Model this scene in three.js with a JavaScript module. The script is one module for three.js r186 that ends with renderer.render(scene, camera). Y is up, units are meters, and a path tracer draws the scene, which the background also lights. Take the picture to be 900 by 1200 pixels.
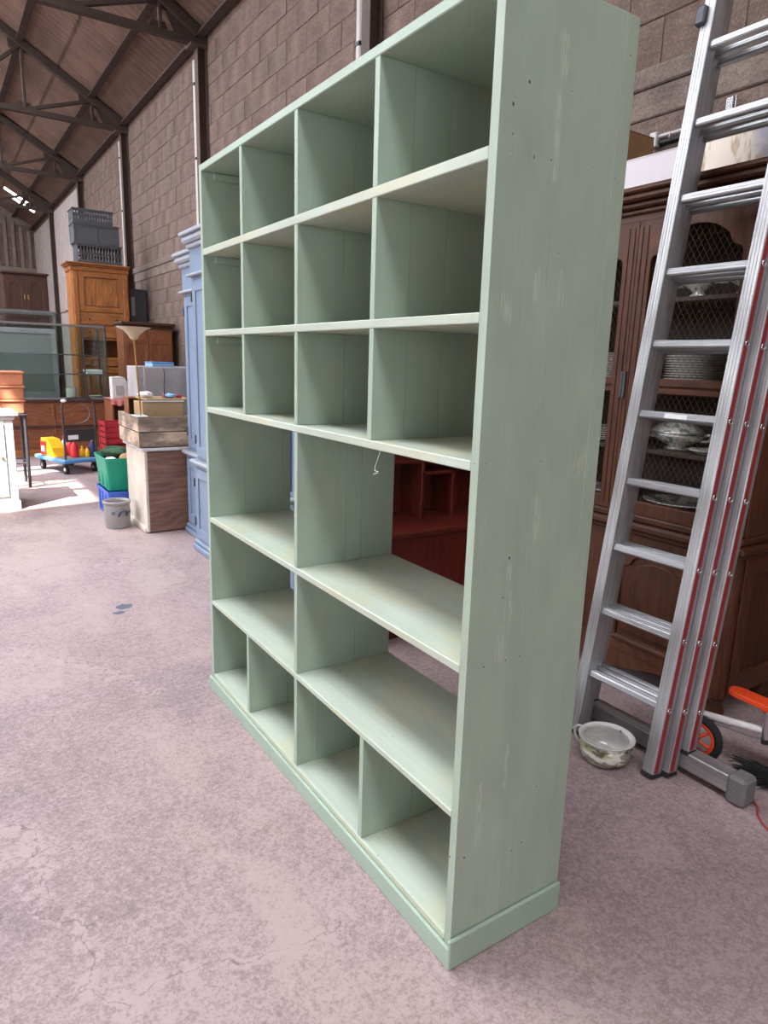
import * as THREE from 'three';
import { mergeGeometries } from 'three/addons/utils/BufferGeometryUtils.js';
import { RectAreaLightUniformsLib } from 'three/addons/lights/RectAreaLightUniformsLib.js';

// ------------------------------------------------------------------ camera, sky, sun, large lights, exposure
const scene = new THREE.Scene();
const camera = new THREE.PerspectiveCamera(73.86, 900 / 1200, 0.05, 120);
camera.rotation.order = 'YXZ';
camera.position.set(1.1773, 1.6069, 1.0358);
camera.rotation.set(-0.2159, 0.9862, 0.0295);
scene.background = new THREE.Color(0.55, 0.72, 1.0);

const renderer = new THREE.WebGLRenderer({ antialias: true });
renderer.toneMapping = THREE.LinearToneMapping;
renderer.toneMappingExposure = 1.0;
renderer.shadowMap.enabled = true;
RectAreaLightUniformsLib.init();

const SLOPE = 0.587, EAVE = 5.98, WALLZ = -2.65, RIDGE = 4.35, FARZ = 11.35, ENDX = -28.2, NEARX = 8.0;
const roofY = (z) => (z <= RIDGE ? EAVE + SLOPE * (z - WALLZ) : EAVE + SLOPE * (FARZ - z));
const BAYS = [-25.7, -21.0, -16.3, -11.65, -7.05, -2.4, 2.25, 6.1];

// sun through the clear rooflight on the far slope
const SUN = new THREE.Vector3(0.60, 1.2, 0.72).normalize();
const sun = new THREE.DirectionalLight(new THREE.Color(1.0, 0.86, 0.78), 40);
sun.position.copy(SUN).multiplyScalar(30).add(new THREE.Vector3(-7, 0, 1));
sun.target.position.set(-7, 0, 1);
sun.castShadow = true;
sun.shadow.mapSize.set(2048, 2048);
Object.assign(sun.shadow.camera, { left: -20, right: 20, top: 20, bottom: -20, near: 1, far: 70 });
scene.add(sun, sun.target);

// unseen milky rooflights over the bays; the far-slope row is added as fill
const ROOFLIGHT = { w: 3.7, z0: 1.2, z1: 3.3, L: 13.5, color: new THREE.Color(0.95, 1.0, 1.08) };
for (const side of [0, 1]) for (const x of BAYS.slice(1)) {
  if (side && x >= -2.4) continue;                     // clear glass in one bay, for the sun, plain sheets in the next
  const zc0 = (ROOFLIGHT.z0 + ROOFLIGHT.z1) / 2, zc = side ? 2 * RIDGE - zc0 : zc0;
  const len = (ROOFLIGHT.z1 - ROOFLIGHT.z0) * Math.hypot(1, SLOPE);
  const l = new THREE.RectAreaLight(ROOFLIGHT.color, ROOFLIGHT.L, ROOFLIGHT.w, len);
  const y = roofY(zc) - 0.1;
  l.position.set(x, y, zc);
  l.lookAt(x, y - 1, zc + (side ? -SLOPE : SLOPE));
  scene.add(l);
}

// added high milky windows, unseen, filling the case front from the opposite wall
const ADDED_WINDOWS = { xs: [-14.2, -9.6, -5.0, -0.4], w: 3.9, y0: 3.2, y1: 5.4, L: 9 };
for (const x of ADDED_WINDOWS.xs) {
  const l = new THREE.RectAreaLight(ROOFLIGHT.color, ADDED_WINDOWS.L, ADDED_WINDOWS.w, ADDED_WINDOWS.y1 - ADDED_WINDOWS.y0);
  l.position.set(x, (ADDED_WINDOWS.y0 + ADDED_WINDOWS.y1) / 2, FARZ - 0.12);
  l.lookAt(x, l.position.y, 0);
  scene.add(l);
}
// added milky door in the near end wall, unseen, lighting the case end
const ADDED_DOOR = { z0: 1.6, z1: 6.0, y0: 0.3, y1: 3.6, L: 0.9 };
{
  const l = new THREE.RectAreaLight(new THREE.Color(0.98, 1.0, 1.0), ADDED_DOOR.L, ADDED_DOOR.z1 - ADDED_DOOR.z0, ADDED_DOOR.y1 - ADDED_DOOR.y0);
  l.position.set(NEARX - 0.12, (ADDED_DOOR.y0 + ADDED_DOOR.y1) / 2, (ADDED_DOOR.z0 + ADDED_DOOR.z1) / 2);
  l.lookAt(0, l.position.y, l.position.z);
  scene.add(l);
}

// ------------------------------------------------------------------ helpers
function rng(seed) { let a = seed >>> 0; return () => { a = (a + 0x6D2B79F5) >>> 0; let t = Math.imul(a ^ (a >>> 15), 1 | a); t = (t + Math.imul(t ^ (t >>> 7), 61 | t)) ^ t; return ((t ^ (t >>> 14)) >>> 0) / 4294967296; }; }
const R = rng(20240611);
const rr = (a, b) => a + (b - a) * R();
function hash(x, y, s) { let h = Math.imul(x, 374761393) + Math.imul(y, 668265263) + Math.imul(s, 1274126177); h = Math.imul(h ^ (h >>> 13), 1274126177); return ((h ^ (h >>> 16)) >>> 0) / 4294967296; }
const sm = (t) => t * t * (3 - 2 * t);
const PERM = new Uint16Array(8192), VAL = new Float32Array(4096);
{ const q = rng(99); for (let i = 0; i < 4096; i++) { PERM[i] = i; VAL[i] = q(); } for (let i = 4095; i > 0; i--) { const k = (q() * (i + 1)) | 0, t = PERM[i]; PERM[i] = PERM[k]; PERM[k] = t; } for (let i = 0; i < 4096; i++) PERM[i + 4096] = PERM[i]; }
function vn(x, y, s, px, py) {                        // value noise, periodic in px, py cells where given
  let x0 = Math.floor(x), y0 = Math.floor(y); const fx = x - x0, fy = y - y0, u = fx * fx * (3 - 2 * fx), v = fy * fy * (3 - 2 * fy);
  let x1 = x0 + 1, y1 = y0 + 1;
  if (px) { x0 = ((x0 % px) + px) % px; x1 = ((x1 % px) + px) % px; }
  if (py) { y0 = ((y0 % py) + py) % py; y1 = ((y1 % py) + py) % py; }
  const o = (s * 131) & 4095, p0 = PERM[(x0 & 4095)] + o, p1 = PERM[(x1 & 4095)] + o;
  const a = VAL[PERM[(p0 + y0) & 4095]], b = VAL[PERM[(p1 + y0) & 4095]], c = VAL[PERM[(p0 + y1) & 4095]], d = VAL[PERM[(p1 + y1) & 4095]];
  return a + (b - a) * u + (c - a + (a - b - c + d) * u) * v;
}
function fbm(x, y, s, o = 4, px = 0, py = 0) { let t = 0, a = 0.5, n = 0; for (let i = 0; i < o; i++) { t += a * vn(x, y, s + i * 17, px, py); n += a; a *= 0.55; x *= 2; y *= 2; px *= 2; py *= 2; } return t / n; }
const clamp = THREE.MathUtils.clamp, lerp = THREE.MathUtils.lerp, sstep = THREE.MathUtils.smoothstep;
function tex(w, h, fn, { srgb = true, wm = 1, hm = 1, repeat = true } = {}) {   // fn(u, v) -> [r, g, b] 0..1; one repeat covers wm x hm metres of uv
  const d = new Uint8Array(w * h * 4);
  for (let j = 0; j < h; j++) for (let i = 0; i < w; i++) {
    const c = fn((i + 0.5) / w, (j + 0.5) / h), k = (j * w + i) * 4;
    d[k] = clamp(c[0], 0, 1) * 255; d[k + 1] = clamp(c[1], 0, 1) * 255; d[k + 2] = clamp(c[2], 0, 1) * 255; d[k + 3] = 255;
  }
  const t = new THREE.DataTexture(d, w, h, THREE.RGBAFormat);
  t.magFilter = THREE.LinearFilter; t.minFilter = THREE.LinearMipmapLinearFilter; t.generateMipmaps = true;
  t.wrapS = t.wrapT = repeat ? THREE.RepeatWrapping : THREE.ClampToEdgeWrapping;
  t.repeat.set(1 / wm, 1 / hm);
  if (srgb) t.colorSpace = THREE.SRGBColorSpace;
  t.needsUpdate = true;
  return t;
}
const g3 = (v) => [v, v, v];
const std = (o) => new THREE.MeshPhysicalMaterial({ roughness: 0.7, metalness: 0, ...o });
const C = (h) => new THREE.Color(h);

// geometry ------------------------------------------------------------------
function worldUV(geo, grain = null, off = [0, 0]) {    // box mapping in metres, v along the grain
  const g = geo.index ? geo.toNonIndexed() : geo;
  const p = g.attributes.position, uv = new Float32Array(p.count * 2);
  g.computeBoundingBox();
  const s = g.boundingBox.getSize(new THREE.Vector3()).toArray();
  const ga = grain === null ? s.indexOf(Math.max(...s)) : 'xyz'.indexOf(grain);
  const a = new THREE.Vector3(), b = new THREE.Vector3(), c = new THREE.Vector3(), n = new THREE.Vector3();
  for (let i = 0; i < p.count; i += 3) {
    a.fromBufferAttribute(p, i); b.fromBufferAttribute(p, i + 1); c.fromBufferAttribute(p, i + 2);
    n.copy(b).sub(a).cross(c.clone().sub(a));
    const m = [Math.abs(n.x), Math.abs(n.y), Math.abs(n.z)], na = m.indexOf(Math.max(...m));
    const rest = [0, 1, 2].filter((k) => k !== na);
    let va = rest.includes(ga) ? ga : rest[1]; const ua = rest.find((k) => k !== va);
    [a, b, c].forEach((q, k) => { const e = q.toArray(); uv[(i + k) * 2] = e[ua] + off[0]; uv[(i + k) * 2 + 1] = e[va] + off[1]; });
  }
  g.setAttribute('uv', new THREE.BufferAttribute(uv, 2));
  return g;
}
const ringA = [[-1, -1], [1, -1], [1, 1], [-1, 1]];
function chamfer(w, h, d, c) {                        // chamfered box centred on the origin, 44 triangles
  const H = [w / 2, h / 2, d / 2]; c = Math.min(c, w * 0.3, h * 0.3, d * 0.3);
  const P = (sx, sy, sz, ax) => { const s = [sx, sy, sz], r = []; for (let k = 0; k < 3; k++) r.push(s[k] * (H[k] - (k === ax ? 0 : c))); return r; };
  const tris = [], quad = (a, b, e, f, out) => { const n = new THREE.Vector3().subVectors(new THREE.Vector3(...b), new THREE.Vector3(...a)).cross(new THREE.Vector3().subVectors(new THREE.Vector3(...e), new THREE.Vector3(...a))); const q = n.dot(new THREE.Vector3(...out)) >= 0 ? [a, b, e, f] : [a, f, e, b]; tris.push(q[0], q[1], q[2]); if (f) tris.push(q[0], q[2], q[3]); };
  for (let ax = 0; ax < 3; ax++) for (const s of [-1, 1]) {
    const q = ringA.map(([u, v]) => { const e = [0, 0, 0]; e[ax] = s; e[(ax + 1) % 3] = u; e[(ax + 2) % 3] = v; return P(...e, ax); });
    const out = [0, 0, 0]; out[ax] = s; quad(...q, out);
  }
  for (let ax = 0; ax < 3; ax++) for (const [u, v] of ringA) {
    const e1 = [0, 0, 0], e2 = [0, 0, 0], b = (ax + 1) % 3, d2 = (ax + 2) % 3;
    e1[ax] = -1; e2[ax] = 1; e1[b] = e2[b] = u; e1[d2] = e2[d2] = v;
    const out = [0, 0, 0]; out[b] = u; out[d2] = v;
    quad(P(...e1, b), P(...e2, b), P(...e2, d2), P(...e1, d2), out);
  }
  for (const sx of [-1, 1]) for (const sy of [-1, 1]) for (const sz of [-1, 1]) {
    const a = P(sx, sy, sz, 0), b = P(sx, sy, sz, 1), e = P(sx, sy, sz, 2);
    const n = new THREE.Vector3().subVectors(new THREE.Vector3(...b), new THREE.Vector3(...a)).cross(new THREE.Vector3().subVectors(new THREE.Vector3(...e), new THREE.Vector3(...a)));
    tris.push(...(n.x * sx + n.y * sy + n.z * sz > 0 ? [a, b, e] : [a, e, b]));
  }
  const g = new THREE.BufferGeometry();
  g.setAttribute('position', new THREE.BufferAttribute(new Float32Array(tris.flat()), 3));
  g.computeVertexNormals();
  return g;
}
function B(x0, x1, y0, y1, z0, z1, { c = 0.003, grain = null, off } = {}) {
  const g = chamfer(Math.abs(x1 - x0), Math.abs(y1 - y0), Math.abs(z1 - z0), c);
  worldUV(g, grain, off || [R() * 3, R() * 3]);
  return g.translate((x0 + x1) / 2, (y0 + y1) / 2, (z0 + z1) / 2);
}
const lathe = (pts, seg = 32) => new THREE.LatheGeometry(pts.map(([x, y]) => new THREE.Vector2(x, y)), seg);
function tube(pts, r, seg = 40, rad = 8, closed = false) { return new THREE.TubeGeometry(new THREE.CatmullRomCurve3(pts.map((p) => new THREE.Vector3(...p)), closed, 'centripetal'), seg, r, rad, closed); }
function rod(a, b, r, n = 10) {
  const A = new THREE.Vector3(...a), D = new THREE.Vector3(...b).sub(A), L = D.length();
  const g = new THREE.CylinderGeometry(r, r, L, n); g.translate(0, L / 2, 0);
  g.applyQuaternion(new THREE.Quaternion().setFromUnitVectors(new THREE.Vector3(0, 1, 0), D.normalize()));
  return g.translate(...a);
}
function bar(a, b, w, d) {                            // rectangular bar between two points of one x (roof members): w across x, d in the plane
  const A = new THREE.Vector3(...a), D = new THREE.Vector3(...b).sub(A), L = D.length();
  const g = chamfer(w, L, d, 0.006); worldUV(g, 'y', [R(), R()]); g.translate(0, L / 2, 0);
  g.applyQuaternion(new THREE.Quaternion().setFromUnitVectors(new THREE.Vector3(0, 1, 0), D.normalize()));
  return g.translate(...a);
}
function blob(r, amp, freq, seed, sx = 1, sy = 1, sz = 1) {
  const g = new THREE.IcosahedronGeometry(r, 5), p = g.attributes.position;
  for (let i = 0; i < p.count; i++) { const x = p.getX(i), y = p.getY(i), z = p.getZ(i), n = 1 + amp * (fbm(x * freq + 9 + z * freq * 0.7, y * freq + 5 - z * freq * 0.6, seed, 3) - 0.5) * 2; p.setXYZ(i, x * n * sx, y * n * sy, z * n * sz); }
  g.computeVertexNormals(); return g;
}
const clean = (l) => l.map((g) => { const q = g.index ? g.toNonIndexed() : g; for (const k of Object.keys(q.attributes)) if (!['position', 'normal', 'uv'].includes(k)) q.deleteAttribute(k); return q; });
const merge = (l) => mergeGeometries(clean(l));

// scene graph ---------------------------------------------------------------
const taken = {};
const numbered = (n) => { const k = taken[n] = (taken[n] ?? -1) + 1; return k ? `${n}_${String(k).padStart(3, '0')}` : n; };
function tag(o, label, category, group, kind) { o.userData = { ...o.userData, ...(label && { label }), ...(category && { category }), ...(group && { group }), ...(kind && { kind }) }; return o; }
function thing(name, label, category, pos = [0, 0, 0], group) {
  const o = new THREE.Group(); o.name = numbered(name); o.position.set(...pos); scene.add(o);
  return tag(o, label, category, group);
}
function structure(name) { const o = new THREE.Group(); o.name = numbered(name); scene.add(o); o.userData.kind = 'structure'; return o; }
function add(parent, name, geo, mat, { local = false, label, kind } = {}) {      // geometry given in world coordinates unless local
  const m = new THREE.Mesh(geo, mat); m.name = name; m.castShadow = m.receiveShadow = true;
  if (!local) { const o = new THREE.Vector3(); for (let p = parent; p && p !== scene; p = p.parent) o.add(p.position); geo.translate(-o.x, -o.y, -o.z); }
  parent.add(m);
  if (label) m.userData.label = label; if (kind) m.userData.kind = kind;
  return m;
}
function put(o, pos, { ry = 0, label, group } = {}) { const c = o.clone(); c.name = numbered(o.name.replace(/_\d+$/, '')); c.position.set(...pos); c.rotation.y = ry; c.userData = { ...o.userData }; if (label) c.userData.label = label; if (group) c.userData.group = group; scene.add(c); return c; }

// ------------------------------------------------------------------ textures and materials
const T = {};
// brushed paint on planed wood, strokes along v
T.paint = tex(1024, 1024, (u, v) => {
  const s = fbm(u * 90, v * 5, 3, 3, 90, 5), p = fbm(u * 6, v * 5, 5, 5, 6, 5), w = sstep(fbm(u * 10, v * 5, 8, 5, 10, 5), 0.6, 0.78);
  const b = 0.9 + (s - 0.5) * 0.028 + (p - 0.5) * 0.1;
  return [b + w * 0.03, b + w * 0.012, b - w * 0.015];
});
T.paintBump = tex(512, 512, (u, v) => g3(0.5 + (fbm(u * 110, v * 5, 21, 3, 110, 5) - 0.5) * 0.8 + (fbm(u * 12, v * 10, 22, 4, 12, 10) - 0.5) * 0.3), { srgb: false });
// shelf tops: the same paint with beige patches at random
T.shelf = tex(1024, 1024, (u, v) => {
  const s = fbm(u * 80, v * 4, 33, 3, 80, 4), p = fbm(u * 5, v * 3, 35, 5, 5, 3), w = sstep(fbm(u * 9, v * 4, 38, 6, 9, 4), 0.5, 0.72);
  const b = 0.92 + (s - 0.5) * 0.05 + (p - 0.5) * 0.1, k = vn(u * 60, v * 60, 39, 60, 60) > 0.985 ? 0.75 : 1;
  return [(b + w * 0.035) * k, (b + w * 0.0) * k, (b - w * 0.05) * k];
});
// the near end of the case, unique: knots, nail heads and white scuffs where they are
const KNOTS = [[2.317, -0.39], [2.203, -0.208], [2.193, -0.079], [2.142, -0.037], [2.086, -0.041], [2.052, -0.037], [2.052, -0.107], [2.055, -0.159], [2.053, -0.277], [2.052, -0.375], [1.865, -0.206], [1.384, -0.024], [1.381, -0.202], [1.178, -0.095], [1.153, -0.207], [1.145, -0.118], [1.044, -0.105], [0.87, -0.056], [0.871, -0.18], [0.871, -0.129], [0.453, -0.286], [0.454, -0.344], [0.291, -0.243], [0.279, -0.205], [0.33, -0.031]];
const SCUFFS = [[1.282, -0.195, 1.179, -0.212, 0.011], [1.018, -0.13, 0.886, -0.104, 0.013], [1.378, -0.345, 1.35, -0.347, 0.022], [2.301, -0.173, 2.24, -0.182, 0.012], [1.75, -0.046, 1.715, -0.06, 0.016], [0.527, -0.072, 0.361, -0.076, 0.009], [1.816, -0.143, 1.76, -0.14, 0.008], [1.82, -0.227, 1.75, -0.222, 0.009], [1.12, -0.12, 1.05, -0.125, 0.008], [2.18, -0.17, 2.02, -0.175, 0.007], [0.62, -0.16, 0.5, -0.158, 0.006]];
T.side = tex(512, 2048, (u, v) => {
  const z = -u * 0.42, y = v * 2.42;
  const s = fbm(u * 70, v * 12, 43, 3), p = fbm(u * 5, v * 14, 45, 5), st = sstep(fbm(u * 16, v * 9, 47, 5), 0.6, 0.75);
  let b = 0.9 + (s - 0.5) * 0.03 + (p - 0.5) * 0.1 + st * 0.014, w = 0, k = 1;
  for (const [ky, kz] of KNOTS) { const d = Math.hypot((y - ky) * 0.75, z - kz); if (d < 0.02) { const hk = hash((ky * 1000) | 0, ((-kz) * 1000) | 0, 1), r = 0.0014 + 0.0026 * hk * hk; k *= 1 - (0.35 + 0.5 * hash((ky * 977) | 0, 5, 2)) * (1 - sstep(d, r * 0.6, r)); w = Math.max(w, 0.45 * (1 - sstep(Math.abs(d - r * 2.2), 0, 0.003)) * vn(y * 400, z * 400, 7)); } }
  for (const [y0, z0, y1, z1, r] of SCUFFS) { const dy = y1 - y0, dz = z1 - z0, t = clamp(((y - y0) * dy + (z - z0) * dz) / (dy * dy + dz * dz), 0, 1), d = Math.hypot(y - y0 - dy * t, z - z0 - dz * t); if (d < r * 2) w = Math.max(w, (1 - sstep(d, 0, r * 2)) * sstep(fbm(z * 260, y * 30, 51, 4), 0.3, 0.75)); }
  w *= 0.6;
  return [lerp(b, 1.22, w) * k, lerp(b, 1.1, w) * k, lerp(b, 1.13, w) * k];
}, { repeat: false });
// wood grain along v
T.grain = tex(1024, 1024, (u, v) => {
  const wv = fbm(u * 4, v * 2, 61, 3, 4, 2) * 0.9, ring = 0.5 + 0.5 * Math.sin((u * 14 + wv * 5) * Math.PI * 2), f = fbm(u * 150, v * 6, 63, 3, 150, 6), p = fbm(u * 7, v * 4, 65, 4, 7, 4);
  const b = 0.72 + (ring - 0.5) * 0.09 + (f - 0.5) * 0.24 + (p - 0.5) * 0.22;
  return [b, b * 0.985, b * 0.96];
});
T.dull = tex(512, 512, (u, v) => { const a = fbm(u * 6, v * 6, 71, 5, 6, 6), b = fbm(u * 40, v * 40, 72, 3, 40, 40); return g3(0.86 + (a - 0.5) * 0.17 + (b - 0.5) * 0.08); });
T.dirty = tex(512, 512, (u, v) => { const a = sstep(fbm(u * 8, v * 4, 75, 6, 8, 4), 0.42, 0.66), b = fbm(u * 60, v * 14, 76, 3, 60, 14); const k = 0.92 - a * 0.32 + (b - 0.5) * 0.25; return [k, k * 0.97, k * 0.93]; });
T.block = tex(1024, 1024, (u, v) => { const a = fbm(u * 5, v * 5, 81, 5, 5, 5), b = fbm(u * 130, v * 130, 82, 3, 130, 130), c = fbm(u * 22, v * 3, 84, 3, 22, 3); const k = 0.78 + (a - 0.5) * 0.3 + (b - 0.5) * 0.34 + (c - 0.5) * 0.16; return [k, k * 0.985, k * 0.97]; });
T.blockBump = tex(512, 512, (u, v) => g3(fbm(u * 70, v * 70, 86, 4, 70, 70)), { srgb: false });
T.sheet = tex(512, 512, (u, v) => { const a = fbm(u * 4, v * 7, 91, 5, 4, 7), b = fbm(u * 64, v * 10, 92, 3, 64, 10); return g3(0.8 + (a - 0.5) * 0.3 + (b - 0.5) * 0.1); }, { wm: 2, hm: 2 });
T.alu = tex(512, 512, (u, v) => { const a = fbm(u * 100, v * 4, 95, 3, 100, 4), b = fbm(u * 8, v * 6, 96, 5, 8, 6); return g3(0.86 + (a - 0.5) * 0.22 + (b - 0.5) * 0.17); });
T.aluRough = tex(256, 256, (u, v) => g3(0.46 + (fbm(u * 10, v * 8, 97, 5, 10, 8) - 0.5) * 0.16), { srgb: false });
T.enamel = tex(512, 256, (u, v) => { const a = fbm(u * 14, v * 9, 101, 5, 14, 9), b = fbm(u * 5, v * 4, 103, 4, 5, 4), band = sstep(v, 0.1, 0.2) * (1 - sstep(v, 0.74, 0.84)); const k = sstep(a, 0.44, 0.6) * band, m = sstep(b, 0.4, 0.52) * band; return [0.84 - 0.3 * k - 0.2 * m, 0.82 - 0.3 * k - 0.18 * m, 0.78 - 0.28 * k - 0.28 * m]; });
T.glaze = tex(256, 256, (u, v) => { const a = fbm(u * 20, v * 12, 111, 3, 20, 12); const k = sstep(a, 0.52, 0.6); return [0.88 - 0.3 * k, 0.88 - 0.26 * k, 0.86 - 0.2 * k]; });
// concrete floor in metres: (x, z) of the world
function floorColour(x, z, fine) {
  const a = fbm(x * 0.55 + 40, z * 0.55 + 40, 121, 5), b = fbm(x * 2.6 + 40, z * 2.6 + 40, 123, 6), c = fine ? fbm(x * 22 + 90, z * 22 + 90, 125, 4) : 0.5, e = fine ? hash((x * 400) | 0, (z * 400) | 0, 9) : 0.5;
  let k = 0.92 + (a - 0.5) * 0.14 + (b - 0.5) * 0.2 + (c - 0.5) * 0.1 + (fine ? (fbm(x * 80 + 9, z * 80 + 9, 126, 2) - 0.5) * 0.2 + (fbm(x * 210 + 3, z * 210 + 3, 128, 2) - 0.5) * 0.26 : 0) + (e - 0.5) * 0.07;
  const pale = sstep(fbm(x * 1.3 + 7, z * 3.1 + 7, 127, 6), 0.56, 0.72), dark = sstep(fbm(x * 1.9 + 17, z * 1.9 + 3, 129, 6), 0.57, 0.68);
  k += pale * 0.06 - dark * 0.03;
  let c3 = [k * 0.985, k * (0.965 + 0.01 * pale), k * (0.975 - 0.015 * pale + 0.012 * dark)];
  if (fine) {
    for (const [pts, w] of CRACKS) for (let i = 1; i < pts.length; i++) {
      const [x0, z0] = pts[i - 1], [x1, z1] = pts[i], dx = x1 - x0, dz = z1 - z0, t = clamp(((x - x0) * dx + (z - z0) * dz) / (dx * dx + dz * dz), 0, 1);
      if (t === 0 || t === 1 || Math.hypot(x - x0 - dx * t, z - z0 - dz * t) > 0.2) continue;
      const wob = (fbm(x * 9, z * 9, 131, 4) - 0.5) * 0.22, nx = -dz / Math.hypot(dx, dz), nz = dx / Math.hypot(dx, dz);
      const d = Math.abs((x - x0) * nx + (z - z0) * nz + wob);
      if (d < 0.09) { const li = (1 - sstep(d, 0.006, 0.05)) * sstep(fbm(x * 40, z * 40, 133, 3), 0.38, 0.58), dk = 1 - sstep(d, 0.0, w); c3 = c3.map((q) => q * (1 + 0.16 * li) * (1 - 0.2 * dk)); }
    }
    for (const [sx, sz, rx, rz] of BLUE) { const d = Math.hypot((x - sx) / rx, (z - sz) / rz) + (vn(x * 60, z * 60, 5) - 0.5) * 0.5; if (d < 1) c3 = [0.5, 0.62, 0.72]; }
    const sp = vn(x * 70 + 8, z * 70 + 8, 137); if (sp > 0.975) c3 = c3.map((q) => q * 1.22); if (sp < 0.014) c3 = c3.map((q) => q * 0.62);
  }
  return c3;
}
const CRACKS = [[[[-2.6, 1.32], [-1.3, 0.976], [-1.05, 0.892], [-0.72, 0.89], [-0.357, 0.761], [0.2, 0.7]], 0.006], [[[-0.358, 0.74], [-0.3, 0.45], [-0.286, 0.175]], 0.005], [[[-4.42, 2.6], [-4.397, 0.74], [-4.317, 0.406], [-4.29, -0.28]], 0.012], [[[-0.9, 3.2], [-1.1, 1.6], [-1.05, 0.9]], 0.005], [[[-2.9, 0.9], [-2.3, 0.4], [-1.95, 0.25]], 0.004]];
const BLUE = [[-3.26, 0.115, 0.05, 0.05], [-3.16, 0.17, 0.028, 0.035]];
const NEAR = [-3.6, 1.0, -2.65, 1.95], MID = [-10, -3.6, -2.65, 3.75];
T.floorNear = tex(2048, 2048, (u, v) => floorColour(NEAR[0] + u * (NEAR[1] - NEAR[0]), NEAR[3] - v * (NEAR[3] - NEAR[2]), true), { repeat: false });
T.floorMid = tex(1024, 1024, (u, v) => floorColour(MID[0] + u * (MID[1] - MID[0]), MID[3] - v * (MID[3] - MID[2]), true), { repeat: false });
T.floorFar = tex(1024, 512, (u, v) => floorColour(ENDX + u * (NEARX - ENDX), FARZ - v * (FARZ - WALLZ), false), { repeat: false });
T.floorBump = tex(1024, 1024, (u, v) => g3(fbm(u * 12, v * 12, 141, 6, 12, 12) * 0.7 + 0.3 * fbm(u * 120, v * 120, 143, 2, 120, 120)), { srgb: false, wm: 0.2, hm: 0.2 });
console.log('textures done');

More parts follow.
